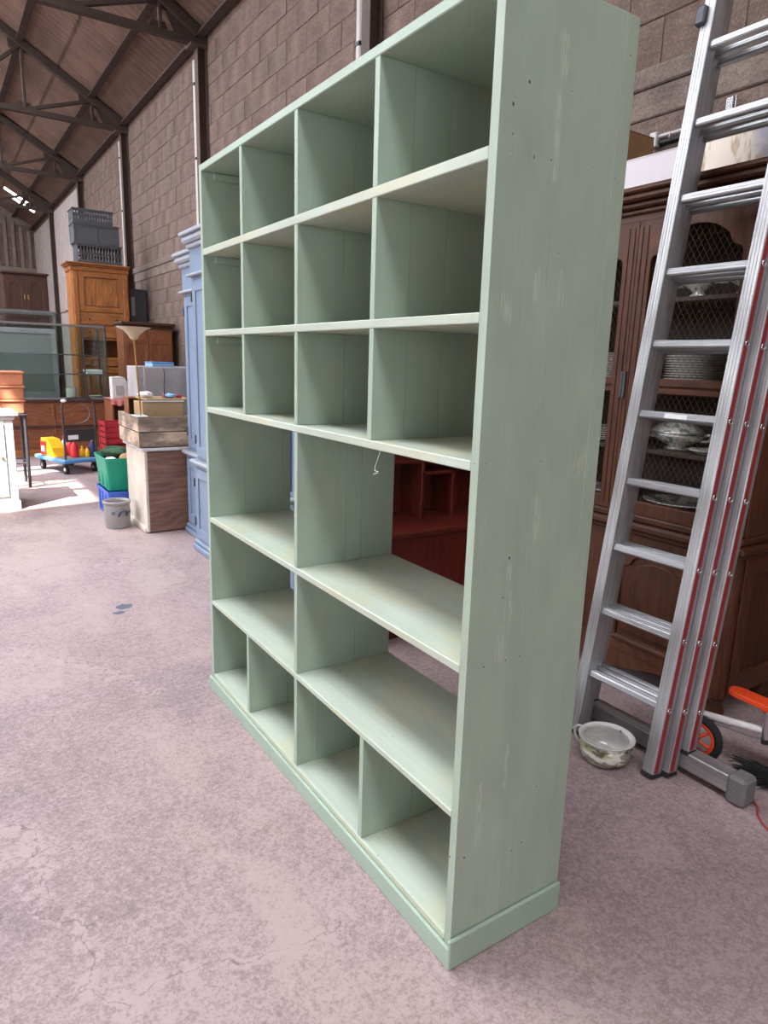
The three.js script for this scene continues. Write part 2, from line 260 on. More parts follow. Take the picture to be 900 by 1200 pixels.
const M = {
  paint: std({ color: C('#a8bba9'), map: T.paint, bumpMap: T.paintBump, bumpScale: 0.0002, roughness: 0.5 }),
  shelf: std({ color: C('#bcc5b5'), map: T.shelf, bumpMap: T.paintBump, bumpScale: 0.0002, roughness: 0.45 }),  // paint raised and warmed, holding the warm light from behind the case
  side: std({ color: C('#a9b8a6'), map: T.side, bumpMap: T.paintBump, bumpScale: 0.0002, roughness: 0.5 }),
  floorNear: std({ color: C('#a4908e'), map: T.floorNear, bumpMap: T.floorBump, bumpScale: 0.002, roughness: 0.75 }),
  floorMid: std({ color: C('#a4908e'), map: T.floorMid, roughness: 0.75 }),
  floorFar: std({ color: C('#a4908e'), map: T.floorFar, roughness: 0.72 }),
  mortar: std({ color: C('#867067'), map: T.block, roughness: 0.95 }),
  block: ['#8c766c', '#89736a', '#8f786f', '#877268', '#8b7770'].map((h) => std({ color: C(h), map: T.block, bumpMap: T.blockBump, bumpScale: 0.004, roughness: 0.95 })),
  beam: std({ color: C('#8f8078'), map: T.block, bumpMap: T.blockBump, bumpScale: 0.003, roughness: 0.95 }),
  plaster: std({ color: C('#cdbfb9'), map: T.dull, roughness: 0.9 }),
  sheet: std({ color: C('#86695a'), map: T.sheet, roughness: 0.9 }),
  steel: std({ color: C('#463730'), map: T.dull, roughness: 0.75 }),
  column: std({ color: C('#5a463d'), map: T.dull, roughness: 0.7 }),
  pipe: std({ color: C('#cfc6c2'), map: T.dull, roughness: 0.45 }),
  cladding: std({ color: C('#8d7c72'), map: T.dull, roughness: 0.6 }),
  walnut: std({ color: C('#6f412a'), map: T.grain, roughness: 0.5, specularIntensity: 0.6 }),
  walnutDark: std({ color: C('#633823'), map: T.grain, roughness: 0.5, specularIntensity: 0.6 }),
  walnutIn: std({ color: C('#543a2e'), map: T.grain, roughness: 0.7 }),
  mahogany: std({ color: C('#7c2f24'), map: T.grain, roughness: 0.35, clearcoat: 0.3, clearcoatRoughness: 0.25 }),
  pine: std({ color: C('#d88a4c'), map: T.grain, roughness: 0.45 }),
  oak: std({ color: C('#a5643f'), map: T.grain, roughness: 0.5 }),
  darkwood: std({ color: C('#5d3a30'), map: T.grain, roughness: 0.45 }),
  plywood: std({ color: C('#a57a6c'), map: T.grain, roughness: 0.65 }),
  cream: std({ color: C('#eadccb'), map: T.dull, roughness: 0.6 }),
  crate: std({ color: C('#d0b9a8'), map: T.dirty, roughness: 0.9 }),
  crateDark: std({ color: C('#5f4a3c'), map: T.grain, roughness: 0.9 }),
  white: std({ color: C('#e6e0de'), map: T.dull, roughness: 0.55 }),
  cardboard: std({ color: C('#b98d63'), map: T.dull, roughness: 0.85 }),
  tan: std({ color: C('#bf9d72'), map: T.dull, roughness: 0.7 }),
  grey: std({ color: C('#b7b2b4'), map: T.dull, roughness: 0.5 }),
  blue: std({ color: C('#8092ab'), map: T.paint, bumpMap: T.paintBump, bumpScale: 0.0002, roughness: 0.45 }),
  blueEdge: std({ color: C('#a4aab5'), map: T.paint, roughness: 0.5 }),
  iron: std({ color: C('#4a4a50'), roughness: 0.5, metalness: 0.6 }),
  black: std({ color: C('#17171a'), roughness: 0.6 }),
  rubber: std({ color: C('#1d1c1c'), roughness: 0.85 }),
  alu: std({ color: C('#c9c8c9'), map: T.alu, roughnessMap: T.aluRough, roughness: 1.0, metalness: 0.75 }),
  aluRung: std({ color: C('#d2d1d4'), map: T.alu, roughness: 0.36, metalness: 0.7 }),
  red: std({ color: C('#8e2527'), roughness: 0.5 }),
  greyPlastic: std({ color: C('#7d7a7a'), map: T.dull, roughness: 0.6 }),
  enamel: std({ color: C('#ffffff'), map: T.enamel, roughness: 0.25, clearcoat: 0.4 }),
  enamelWhite: std({ color: C('#e4dfdb'), map: T.dull, roughness: 0.22, clearcoat: 0.5 }),
  china: std({ color: C('#e9e4dc'), map: T.glaze, roughness: 0.2, clearcoat: 0.6 }),
  chinaPlain: std({ color: C('#d9d4cc'), roughness: 0.22, clearcoat: 0.5 }),
  wire: std({ color: C('#5f5142'), roughness: 0.55, metalness: 0.5 }),
  orange: std({ color: C('#e2491f'), roughness: 0.45 }),
  peach: std({ color: C('#dc8a64'), map: T.dull, roughness: 0.6 }),
  stoneware: std({ color: C('#a6a1a0'), map: T.dull, roughness: 0.35, clearcoat: 0.3 }),
  cobalt: std({ color: C('#4a4f63'), roughness: 0.4 }),
  green: std({ color: C('#119274'), roughness: 0.45 }),
  blueCrate: std({ color: C('#4165c4'), roughness: 0.45 }),
  redCrate: std({ color: C('#a4242e'), roughness: 0.5 }),
  leaf: std({ color: C('#2f5a3c'), map: T.dirty, roughness: 0.85 }),
  greyCrate: std({ color: C('#4c4d52'), roughness: 0.6 }),
  trolley: std({ color: C('#4f88bd'), roughness: 0.5 }),
  yellow: std({ color: C('#e8b51e'), roughness: 0.45 }),
  toyRed: std({ color: C('#d02c35'), roughness: 0.45 }),
  navy: std({ color: C('#2b2a5e'), roughness: 0.5 }),
  pinkCloth: std({ color: C('#cf7f7b'), map: T.dull, roughness: 0.95, sheen: 0.3 }),
  brass: std({ color: C('#b98f4e'), roughness: 0.3, metalness: 0.85 }),
  chrome: std({ color: C('#c5c6c9'), roughness: 0.2, metalness: 0.95 }),
  board: std({ color: C('#cfc6ca'), roughness: 0.6 }),
  paper: std({ color: C('#e9e7e6'), roughness: 0.9 }),
  bluePaper: std({ color: C('#7fa3cf'), roughness: 0.7 }),
  glass: std({ color: C('#dfe9e6'), roughness: 0.04, transmission: 1, thickness: 0, ior: 1.45 }),
  shadeGlass: std({ color: C('#d6c5a6'), roughness: 0.35, transmission: 0.35, thickness: 0 }),
  cable: std({ color: C('#a03a33'), roughness: 0.5 }),
  unseenPane: std({ color: C('#f2f5f7'), roughness: 0.8, emissive: new THREE.Color(0.95, 0.98, 1), emissiveIntensity: 2.0 }),  // glowing pane of the unseen rooflights, added windows and added door
  gap: std({ color: C('#f2f5f7'), roughness: 0.8, emissive: new THREE.Color(0.9, 0.95, 1), emissiveIntensity: 6 }),
};

// ------------------------------------------------------------------ the setting
function plane(x0, x1, z0, z1, mat, uvFn, name, parent) {
  const g = new THREE.BoxGeometry(x1 - x0, 0.2, z1 - z0); g.translate((x0 + x1) / 2, -0.1, (z0 + z1) / 2);
  const p = g.attributes.position, uv = g.attributes.uv;
  for (let i = 0; i < p.count; i++) { const [a, b] = uvFn(p.getX(i), p.getZ(i)); uv.setXY(i, a, b); }
  return add(parent, name, g, mat);
}
{
  const f = structure('floor');
  const far = (x, z) => [(x - ENDX) / (NEARX - ENDX), (FARZ - z) / (FARZ - WALLZ)];
  const own = (A) => (x, z) => [(x - A[0]) / (A[1] - A[0]), (A[3] - z) / (A[3] - A[2])];
  plane(...NEAR, M.floorNear, own(NEAR), 'concrete_slab', f); plane(...MID, M.floorMid, own(MID), 'concrete_slab', f);
  plane(ENDX, MID[0], WALLZ, FARZ, M.floorFar, far, 'concrete_slab', f);
  plane(MID[0], MID[1], MID[3], FARZ, M.floorFar, far, 'concrete_slab', f);
  plane(NEAR[0], NEAR[1], NEAR[3], FARZ, M.floorFar, far, 'concrete_slab', f);
  plane(NEAR[1], NEARX, WALLZ, FARZ, M.floorFar, far, 'concrete_slab', f);
}
// long block wall behind everything, with a ring beam, and plastered panels at its far end
{
  const w = structure('wall_right');
  add(w, 'wall_core', B(ENDX - 0.2, NEARX + 0.2, -0.2, 6.1, WALLZ - 0.28, WALLZ - 0.007, { c: 0.001 }), M.mortar);
  const bw = 0.5, bh = 0.254, spots = [];
  const courses = [];
  for (let i = 0; i < 12; i++) courses.push(0.002 + i * bh);
  for (let i = 0; i < 10; i++) courses.push(3.325 + i * bh);
  courses.forEach((y, i) => { for (let k = 0; k * bw < 26; k++) { const x = -18.4 + k * bw + (i % 2) * 0.25; if (x + bw / 2 < NEARX) spots.push([x, y]); } });
  const proto = [0, 1, 2, 3].map((k) => { const g = chamfer(bw - 0.007, bh - 0.006, 0.05, 0.0035); return worldUV(g, 'x', [k * 0.37, k * 0.61]).translate(0, 0, -0.025); });
  const seen = (x, y) => (x < -4.2 && y > 3.2) || (x > -2.4 && x < 0.3 && y > 2.3 && y < 4.1) || (x < -8.8 && x > -14.5 && y > 1.2);
  const dist = ([x, y]) => Math.hypot(x - 1.18, y - 1.6, WALLZ - 1.04);
  const order = spots.map((s, i) => [seen(...s) ? dist(s) : 100 + dist(s), i]).sort((a, b) => a[0] - b[0]);
  const rest = [];
  order.forEach(([, i], n) => {
    const [x, y] = spots[i], cy = y + bh / 2, cz = WALLZ + rr(-0.003, 0.004), v = (hash(i, 1, 4) * 4) | 0;
    if (n < 295) { const m = new THREE.Mesh(proto[v], M.block[(hash(i, 2, 4) * 5) | 0]); m.name = 'block'; m.castShadow = m.receiveShadow = true; m.position.set(x, cy, cz); m.rotation.z = rr(-0.004, 0.004); w.add(m); }
    else rest.push(proto[v].clone().translate(x, cy, cz));
  });
  add(w, 'blocks', merge(rest), M.block[0], { kind: 'stuff' });
  add(w, 'ring_beam', B(-18.6, NEARX, 3.215, 3.325, WALLZ - 0.06, WALLZ + 0.03, { c: 0.01 }), M.beam);
  add(w, 'ring_beam', B(-18.6, NEARX, 3.052, 3.215, WALLZ - 0.06, WALLZ + 0.012, { c: 0.008 }), M.beam);
  for (let k = 0; k < 5; k++) { const x0 = -18.72 - 1.9 * k, x1 = x0 - 1.88; add(w, 'plaster_panel', B(Math.max(x1, ENDX), x0, 2.86 + 0.03 * (k % 2), 5.85, WALLZ - 0.03, WALLZ + 0.01 + 0.004 * (k % 3), { c: 0.008 }), M.plaster); add(w, 'plaster_panel', B(Math.max(x1, ENDX), x0, 0, 2.83, WALLZ - 0.03, WALLZ + 0.006, { c: 0.008 }), M.plaster); }
}
{
  const e = structure('wall_far');
  add(e, 'wall_core', B(ENDX - 0.25, ENDX, -0.2, 6.1, WALLZ - 0.2, FARZ + 0.2, { c: 0.001 }), M.mortar);
  const tri = new THREE.Shape([new THREE.Vector2(-WALLZ + 0.1, 6.05), new THREE.Vector2(-FARZ, 6.05), new THREE.Vector2(-RIDGE, roofY(RIDGE))]);
  const g = new THREE.ExtrudeGeometry(tri, { depth: 0.2, bevelEnabled: false }); g.rotateY(Math.PI / 2); g.translate(ENDX - 0.22, 0, 0);
  add(e, 'gable', g, M.cladding);
  add(e, 'timber_rail', B(ENDX, ENDX + 0.12, 4.35, 4.62, WALLZ, FARZ, { c: 0.01 }), M.cladding);
  for (let k = 0; k < 22; k++) { const z = WALLZ + 0.12 + k * 0.26, top = Math.min(roofY(z) - 0.15, 6.6); add(e, 'cladding_rib', B(ENDX, ENDX + 0.05, 4.62, top, z, z + 0.12, { c: 0.02 }), M.cladding); }
  const n = structure('wall_near');
  add(n, 'wall_core', B(NEARX, NEARX + 0.25, -0.2, 6.1, WALLZ - 0.2, FARZ + 0.2, { c: 0.001 }), M.mortar);
  const g2 = g.clone().translate(NEARX - ENDX + 0.2, 0, 0); add(n, 'gable', g2, M.cladding);
  const l = structure('wall_left');
  add(l, 'wall_core', B(ENDX - 0.2, NEARX + 0.2, -0.2, 6.1, FARZ, FARZ + 0.25, { c: 0.001 }), M.mortar);
}
// roof: corrugated sheets below the rooflight strip, flat boards beyond what is seen, milky panels in each bay and one unseen clear opening on the far slope, sized for the sun patch
const HOLE = [-4.95, -1.95];
{
  const c = structure('ceiling');
  const corr = (x0, x1, z0, z1) => {
    const nx = Math.ceil((x1 - x0) / 0.0222), nz = 4, P = [], I = [], U = [];
    for (let j = 0; j <= nz; j++) for (let i = 0; i <= nx; i++) { const x = lerp(x0, x1, i / nx), z = lerp(z0, z1, j / nz); P.push(x, roofY(z) + 0.125 - 0.055 * (Math.abs(Math.sin(x / 0.177 * Math.PI)) * 1.6 - 0.8), z); U.push(x, z); }
    for (let j = 0; j < nz; j++) for (let i = 0; i < nx; i++) { const a = j * (nx + 1) + i; I.push(a, a + 1, a + nx + 1, a + 1, a + nx + 2, a + nx + 1); }
    const g = new THREE.BufferGeometry(); g.setAttribute('position', new THREE.Float32BufferAttribute(P, 3)); g.setAttribute('uv', new THREE.Float32BufferAttribute(U, 2)); g.setIndex(I); g.computeVertexNormals(); return g;
  };
  const cols = [ENDX, -23.4, -18.65, -14.0, -9.35, -4.75, -0.1, 4.55, NEARX];
  for (let i = 0; i + 1 < cols.length; i++) for (const [a, b] of [[WALLZ - 0.3, -1.45], [-1.5, -0.3], [-0.35, 1.2]]) add(c, 'roof_sheet', corr(cols[i], cols[i + 1], a, b), M.sheet);
  const slab = (x0, x1, z0, z1) => {            // board between two z of one slope
    const y0 = roofY(z0) + 0.24, y1 = roofY(z1) + 0.24, L = Math.hypot(z1 - z0, y1 - y0), g = chamfer(x1 - x0, 0.05, L, 0.001);
    worldUV(g, 'z'); g.rotateX(-Math.atan2(y1 - y0, z1 - z0)); g.translate((x0 + x1) / 2, (y0 + y1) / 2, (z0 + z1) / 2);
    add(c, 'roof_board', g, M.sheet);
  };
  const zs0 = ROOFLIGHT.z0, zs1 = ROOFLIGHT.z1, w2 = ROOFLIGHT.w / 2;
  slab(ENDX - 0.2, NEARX + 0.2, WALLZ - 0.4, zs0); slab(ENDX - 0.2, NEARX + 0.2, zs1, RIDGE + 0.02);
  slab(ENDX - 0.2, NEARX + 0.2, 2 * RIDGE - zs0, FARZ + 0.3);
  const far0 = RIDGE - 0.02, far1 = 2 * RIDGE - zs1;
  slab(ENDX - 0.2, NEARX + 0.2, far0, far1);
  for (const [za, zb, hole] of [[zs0, zs1, false], [2 * RIDGE - zs1, 2 * RIDGE - zs0, true]]) {
    let x = ENDX - 0.2;
    for (const bx of BAYS.slice(1)) { if (hole && bx > 0) continue; const open = hole && bx === -2.4; slab(x, open ? HOLE[0] : bx - w2, za, zb); x = open ? HOLE[1] : bx + w2; }
    if (x < NEARX) slab(x, NEARX + 0.2, za, zb);
  }
  add(c, 'ridge_cap', B(ENDX - 0.2, NEARX + 0.2, roofY(RIDGE) + 0.17, roofY(RIDGE) + 0.32, RIDGE - 0.25, RIDGE + 0.25, { c: 0.01 }), M.sheet);
}
console.log('shell done');
let windowCount = 0;
for (const side of [0, 1]) for (const x of BAYS.slice(1)) {  // unseen rooflights; the milky far-slope ones are added fill
  if (side && x > 0) continue;
  const zc0 = (ROOFLIGHT.z0 + ROOFLIGHT.z1) / 2, zc = side ? 2 * RIDGE - zc0 : zc0, len = (ROOFLIGHT.z1 - ROOFLIGHT.z0) * Math.hypot(1, SLOPE) + 0.16;
  const clear = side && x === -2.4, t = structure('window_' + (++windowCount));
  t.position.set(clear ? (HOLE[0] + HOLE[1]) / 2 : x, roofY(zc) + 0.185, zc);
  const w = clear ? HOLE[1] - HOLE[0] : ROOFLIGHT.w, tilt = (side ? 1 : -1) * Math.atan(SLOPE), lay = (g) => g.rotateX(tilt);
  if (clear) add(t, 'glass_pane', lay(new THREE.PlaneGeometry(w, len).rotateX(-Math.PI / 2)), M.glass, { local: true });
  else add(t, 'milky_panel', lay(worldUV(chamfer(w + 0.12, 0.03, len, 0.002))), M.unseenPane, { local: true });
  for (const sx of [-1, 1]) add(t, 'frame', lay(worldUV(chamfer(0.14, 0.12, len, 0.004).translate(sx * (w / 2 + 0.07), 0.02, 0))), M.steel, { local: true });
  for (const sz of [-1, 1]) add(t, 'frame', lay(worldUV(chamfer(w + 0.28, 0.12, 0.14, 0.004).translate(0, 0.02, sz * len / 2))), M.steel, { local: true });
}
for (const x of ADDED_WINDOWS.xs) {  // added windows, out of view, glowing to fill the case front
  const t = structure('window_' + (++windowCount)), w = ADDED_WINDOWS.w / 2;
  add(t, 'milky_panel', B(x - w, x + w, ADDED_WINDOWS.y0, ADDED_WINDOWS.y1, FARZ - 0.06, FARZ - 0.03), M.unseenPane);
  for (const a of [x - w - 0.08, x + w]) add(t, 'frame', B(a, a + 0.08, ADDED_WINDOWS.y0 - 0.08, ADDED_WINDOWS.y1 + 0.08, FARZ - 0.1, FARZ - 0.01), M.steel);
  for (const y of [ADDED_WINDOWS.y0 - 0.08, ADDED_WINDOWS.y1]) add(t, 'frame', B(x - w, x + w, y, y + 0.08, FARZ - 0.1, FARZ - 0.01), M.steel);
}
{
  const d = structure('door_1');  // added door, out of view, a glowing fill for the case end
  add(d, 'milky_panel', B(NEARX - 0.07, NEARX - 0.03, ADDED_DOOR.y0, ADDED_DOOR.y1, ADDED_DOOR.z0, ADDED_DOOR.z1), M.unseenPane);
  for (const z of [ADDED_DOOR.z0 - 0.08, ADDED_DOOR.z1]) add(d, 'frame', B(NEARX - 0.1, NEARX - 0.01, 0, ADDED_DOOR.y1 + 0.1, z, z + 0.08), M.steel);
  add(d, 'frame', B(NEARX - 0.1, NEARX - 0.01, ADDED_DOOR.y1, ADDED_DOOR.y1 + 0.1, ADDED_DOOR.z0, ADDED_DOOR.z1), M.steel); add(d, 'kick_plate', B(NEARX - 0.09, NEARX - 0.01, 0.01, ADDED_DOOR.y0, ADDED_DOOR.z0, ADDED_DOOR.z1), M.steel);
}
// steel frames: column, rain pipe and truss in each bay line
const COLS = [-4.70, -9.30, -13.93, -18.62, -23.45];
COLS.forEach((x, i) => {
  const where = ['behind the green bookcase', 'at the top left corner of the green bookcase', 'behind the stack of grey crates', 'where the pale plaster begins', 'on the pale plaster wall'][i];
  const c = thing('steel_column', `brown steel wall column ${where}`, 'column', [x, 0, WALLZ + 0.01]);
  add(c, 'flange', B(x - 0.07, x + 0.07, 0, 5.86, WALLZ + 0.13, WALLZ + 0.145), M.column);
  add(c, 'flange', B(x - 0.07, x + 0.07, 0, 5.86, WALLZ + 0.01, WALLZ + 0.022), M.column);
  add(c, 'web', B(x - 0.006, x + 0.006, 0, 5.86, WALLZ + 0.022, WALLZ + 0.13), M.column);
  add(c, 'head_plate', B(x - 0.12, x + 0.12, 5.82, 5.86, WALLZ + 0.012, WALLZ + 0.25), M.column);
  if (i < 3) {
    const p = thing('rain_pipe', `white rain pipe on the column ${where}`, 'pipe', [x - 0.15, i === 2 ? 3.1 : 0, WALLZ + 0.1]);
    add(p, 'pipe', rod([x - 0.15, i === 2 ? 3.1 : 0, WALLZ + 0.1], [x - 0.15, 5.72, WALLZ + 0.1], 0.046, 14), M.pipe);
    for (const y of [1.2, 3.3, 4.42, 5.4]) add(p, 'pipe_clip', B(x - 0.19, x - 0.11, y, y + 0.035, WALLZ + 0.036, WALLZ + 0.15), M.iron);
  }
});
[...COLS, 0.0].forEach((x, i) => {
  const lab = ['dark steel roof truss above the tall green bookcase', 'dark steel roof truss nearest the top left of the picture', 'dark steel roof truss above the grey crates', 'dark steel roof truss over the start of the pale plaster', 'dark steel roof truss nearest the bright roof gap', 'dark steel roof truss straight above the bookcase end'][i];
  const t = thing('roof_truss', lab, 'truss', [x, 5.86, WALLZ]);
  const tc = (z) => roofY(z) - 0.02;
  add(t, 'rafter', bar([x, tc(WALLZ - 0.05), WALLZ - 0.05], [x, tc(RIDGE), RIDGE], 0.14, 0.13), M.steel);
  add(t, 'rafter', bar([x, tc(FARZ), FARZ], [x, tc(RIDGE), RIDGE], 0.14, 0.13), M.steel);
  add(t, 'tie_beam', bar([x, 5.90, WALLZ], [x, 5.90, FARZ], 0.10, 0.09), M.steel);
  const zs = [-2.02, -0.87, 0.3, 1.5, 2.9, 4.35, 5.8, 7.2, 8.4, 9.6, 10.7];
  zs.forEach((z, k) => {
    add(t, 'post', bar([x, 5.90, z], [x, tc(z), z], 0.06, 0.05), M.steel);
    const z2 = zs[k + 1]; if (z2 !== undefined) add(t, 'brace', z < RIDGE ? bar([x, tc(z) - 0.03, z], [x, 5.92, z2], 0.07, 0.06) : bar([x, 5.92, z], [x, tc(z2) - 0.03, z2], 0.07, 0.06), M.steel);
  });
  const plate = (pts) => { const g = new THREE.ExtrudeGeometry(new THREE.Shape(pts.map(([z, y]) => new THREE.Vector2(-z, y))), { depth: 0.02, bevelEnabled: false }); g.rotateY(Math.PI / 2); return g.translate(x - 0.01, 0, 0); };
  add(t, 'gusset', plate([[WALLZ, 5.86], [-2.25, 5.86], [-2.02, 6.32], [-2.1, 6.36], [WALLZ, 6.02]]), M.steel);
  for (const z of [-2.0, -0.87, 0.3]) { const y = tc(z); add(t, 'gusset', plate([[z - 0.16, y - 0.16], [z + 0.2, y - 0.12], [z + 0.22, y + 0.12], [z - 0.16, y - 0.09]]), M.steel); add(t, 'gusset', plate([[z - 0.17, 5.86], [z + 0.17, 5.86], [z + 0.09, 6.04], [z - 0.09, 6.04]]), M.steel); }
});
[[WALLZ + 0.1, 'along the top of the block wall'], [-2.0, 'next to the wall'], [-0.85, 'midway up the visible roof'], [0.3, 'above the first rooflight']].forEach(([z, w], i) => {
  const y = roofY(z) + (i ? 0.03 : -0.02), p = thing('purlin', `long dark steel purlin ${w}`, 'purlin', [(ENDX + NEARX) / 2, y, z]);
  add(p, 'flange', B(ENDX, NEARX, y - 0.06, y - 0.045, z - 0.06, z + 0.06), M.steel); add(p, 'web', B(ENDX, NEARX, y - 0.045, y + 0.04, z - 0.008, z + 0.008), M.steel);
});
[[-25.2, -2.42, -1.5], [-25.75, -2.4, -1.75]].forEach(([x, z0, z1], i) => {
  const t = thing('roof_gap', i ? 'shorter bright strip of daylight in the far roof' : 'long bright strip of daylight low in the far roof', 'rooflight', [x, roofY((z0 + z1) / 2), (z0 + z1) / 2]);
  const L = Math.hypot(z1 - z0, roofY(z1) - roofY(z0)), g = chamfer(0.22, 0.02, L, 0.002); g.rotateX(-Math.atan(SLOPE)); g.translate(0, 0.06, 0); worldUV(g);
  add(t, 'panel', g, M.gap, { local: true });
});
console.log('frame done');

// ------------------------------------------------------------------ the green bookcase
{
  const W = 1.8894, D = 0.4126, H = 2.4, ts = 0.027, td = 0.023;
  const s = { s1: [2.063, 0.027], s2: [1.7225, 0.024], s3: [1.3885, 0.024], s4: [0.8766, 0.023], s5: [0.4655, 0.021], s6: [0.085, 0.025] };
  const t = thing('bookcase', 'tall sage green painted open bookcase with twelve upper pigeonholes', 'bookcase', [-W / 2, 0, -D / 2]);
  // the two ends, each of three planks
  const planks = (x0, x1, name, label) => {
    const e = new THREE.Group(); e.name = name; t.add(e); if (label) e.userData.label = label;
    [[0, -0.1736], [-0.1742, -0.3666], [-0.3671, -D]].forEach(([a, b]) => {
      const g = B(x0, x1, 0.012, H, b, a, { c: 0.0007, grain: 'y' });
      const p = g.attributes.position, uv = g.attributes.uv, n = g.attributes.normal, q = x1 === 0 ? 0 : 0.5;
      if (x1 === 0) for (let i = 0; i < p.count; i++) { if (n.getX(i) > 0.5) uv.setXY(i, -p.getZ(i) / 0.42, p.getY(i) / 2.42); else uv.setXY(i, 0.02 + Math.abs(p.getX(i)) * 2.38, p.getY(i) / 2.42); }
      add(e, 'plank', g, x1 === 0 ? M.side : M.paint);
    });
    return e;
  };
  planks(-ts, 0, 'side_panel', 'near end of three planks with white scuffs and nail heads');
  planks(-W, -W + ts, 'side_panel');
  const xi0 = -W + ts, xi1 = -ts;
  add(t, 'top_board', B(xi0, xi1, H - 0.027, H, -D, 0, { grain: 'x', c: 0.0025 }), M.paint);
  for (const [k, [y, th]] of Object.entries(s)) add(t, 'shelf', B(xi0, xi1, y - th, y, -D, 0, { grain: 'x', c: 0.0022 }), M.shelf);
  // uprights between the shelves, each of two or three planks
  const up = (x, y0, y1, joints) => {
    const d = new THREE.Group(); d.name = 'divider'; t.add(d);
    const zs = [-0.0015, ...joints, -D + 0.002];
    for (let i = 0; i + 1 < zs.length; i++) add(d, 'plank', B(x - td / 2, x + td / 2, y0, y1, zs[i + 1] + (i + 2 < zs.length ? 0.0004 : 0), zs[i] - (i ? 0.0004 : 0), { grain: 'y', c: 0.0012 }), M.paint);
  };
  const d1 = -1.425, d2 = -0.957, d3 = -0.4805, low = (k) => s[k][0] - s[k][1];
  for (const [y0, y1] of [[s.s1[0], H - 0.027], [s.s2[0], low('s1')], [s.s3[0], low('s2')]]) { up(d1, y0, y1, [-0.21]); up(d2, y0, y1, [-0.134 - 0.08 * R()]); up(d3, y0, y1, [-0.115, -0.24]); }
  up(d2, s.s4[0], low('s3'), [-0.2, -0.266]); up(d2, s.s5[0], low('s4'), [-0.25]);
  up(d1, s.s6[0], low('s5'), [-0.183]); up(d2, s.s6[0], low('s5'), [-0.09, -0.25]); up(d3, s.s6[0], low('s5'), [-0.2]);
  // plinth
  add(t, 'plinth_board', B(-W - 0.012, 0.012, 0, 0.0645, 0.0, 0.012, { grain: 'x', c: 0.003 }), M.paint);
  add(t, 'plinth_board', B(0.0005, 0.0125, 0, 0.0923, -D - 0.002, 0.0118, { grain: 'z', c: 0.0035 }), M.paint);
  add(t, 'plinth_board', B(-W - 0.0125, -W - 0.0005, 0, 0.0923, -D - 0.002, 0.0, { grain: 'z', c: 0.0035 }), M.paint);
  add(t, 'plinth_board', B(-W + 0.03, -0.03, 0.002, 0.058, -D, -D + 0.02, { grain: 'x' }), M.paint);
  // cleats under the top and shelves at the far end, a loose thread under the middle shelf
  for (const y of [H - 0.027, low('s1'), low('s2')]) add(t, 'cleat', B(xi0, xi0 + 0.018, y - 0.03, y - 0.0005, -D + 0.03, -0.05, { grain: 'z' }), M.paint);
  add(t, 'thread', tube([[-0.413, 1.366, 0.002], [-0.42, 1.344, 0.004], [-0.433, 1.318, 0.005], [-0.43, 1.308, 0.007], [-0.414, 1.306, 0.006], [-0.445, 1.294, 0.004]], 0.0007, 30, 5), M.paper, { label: 'loose white thread hanging down' });
}

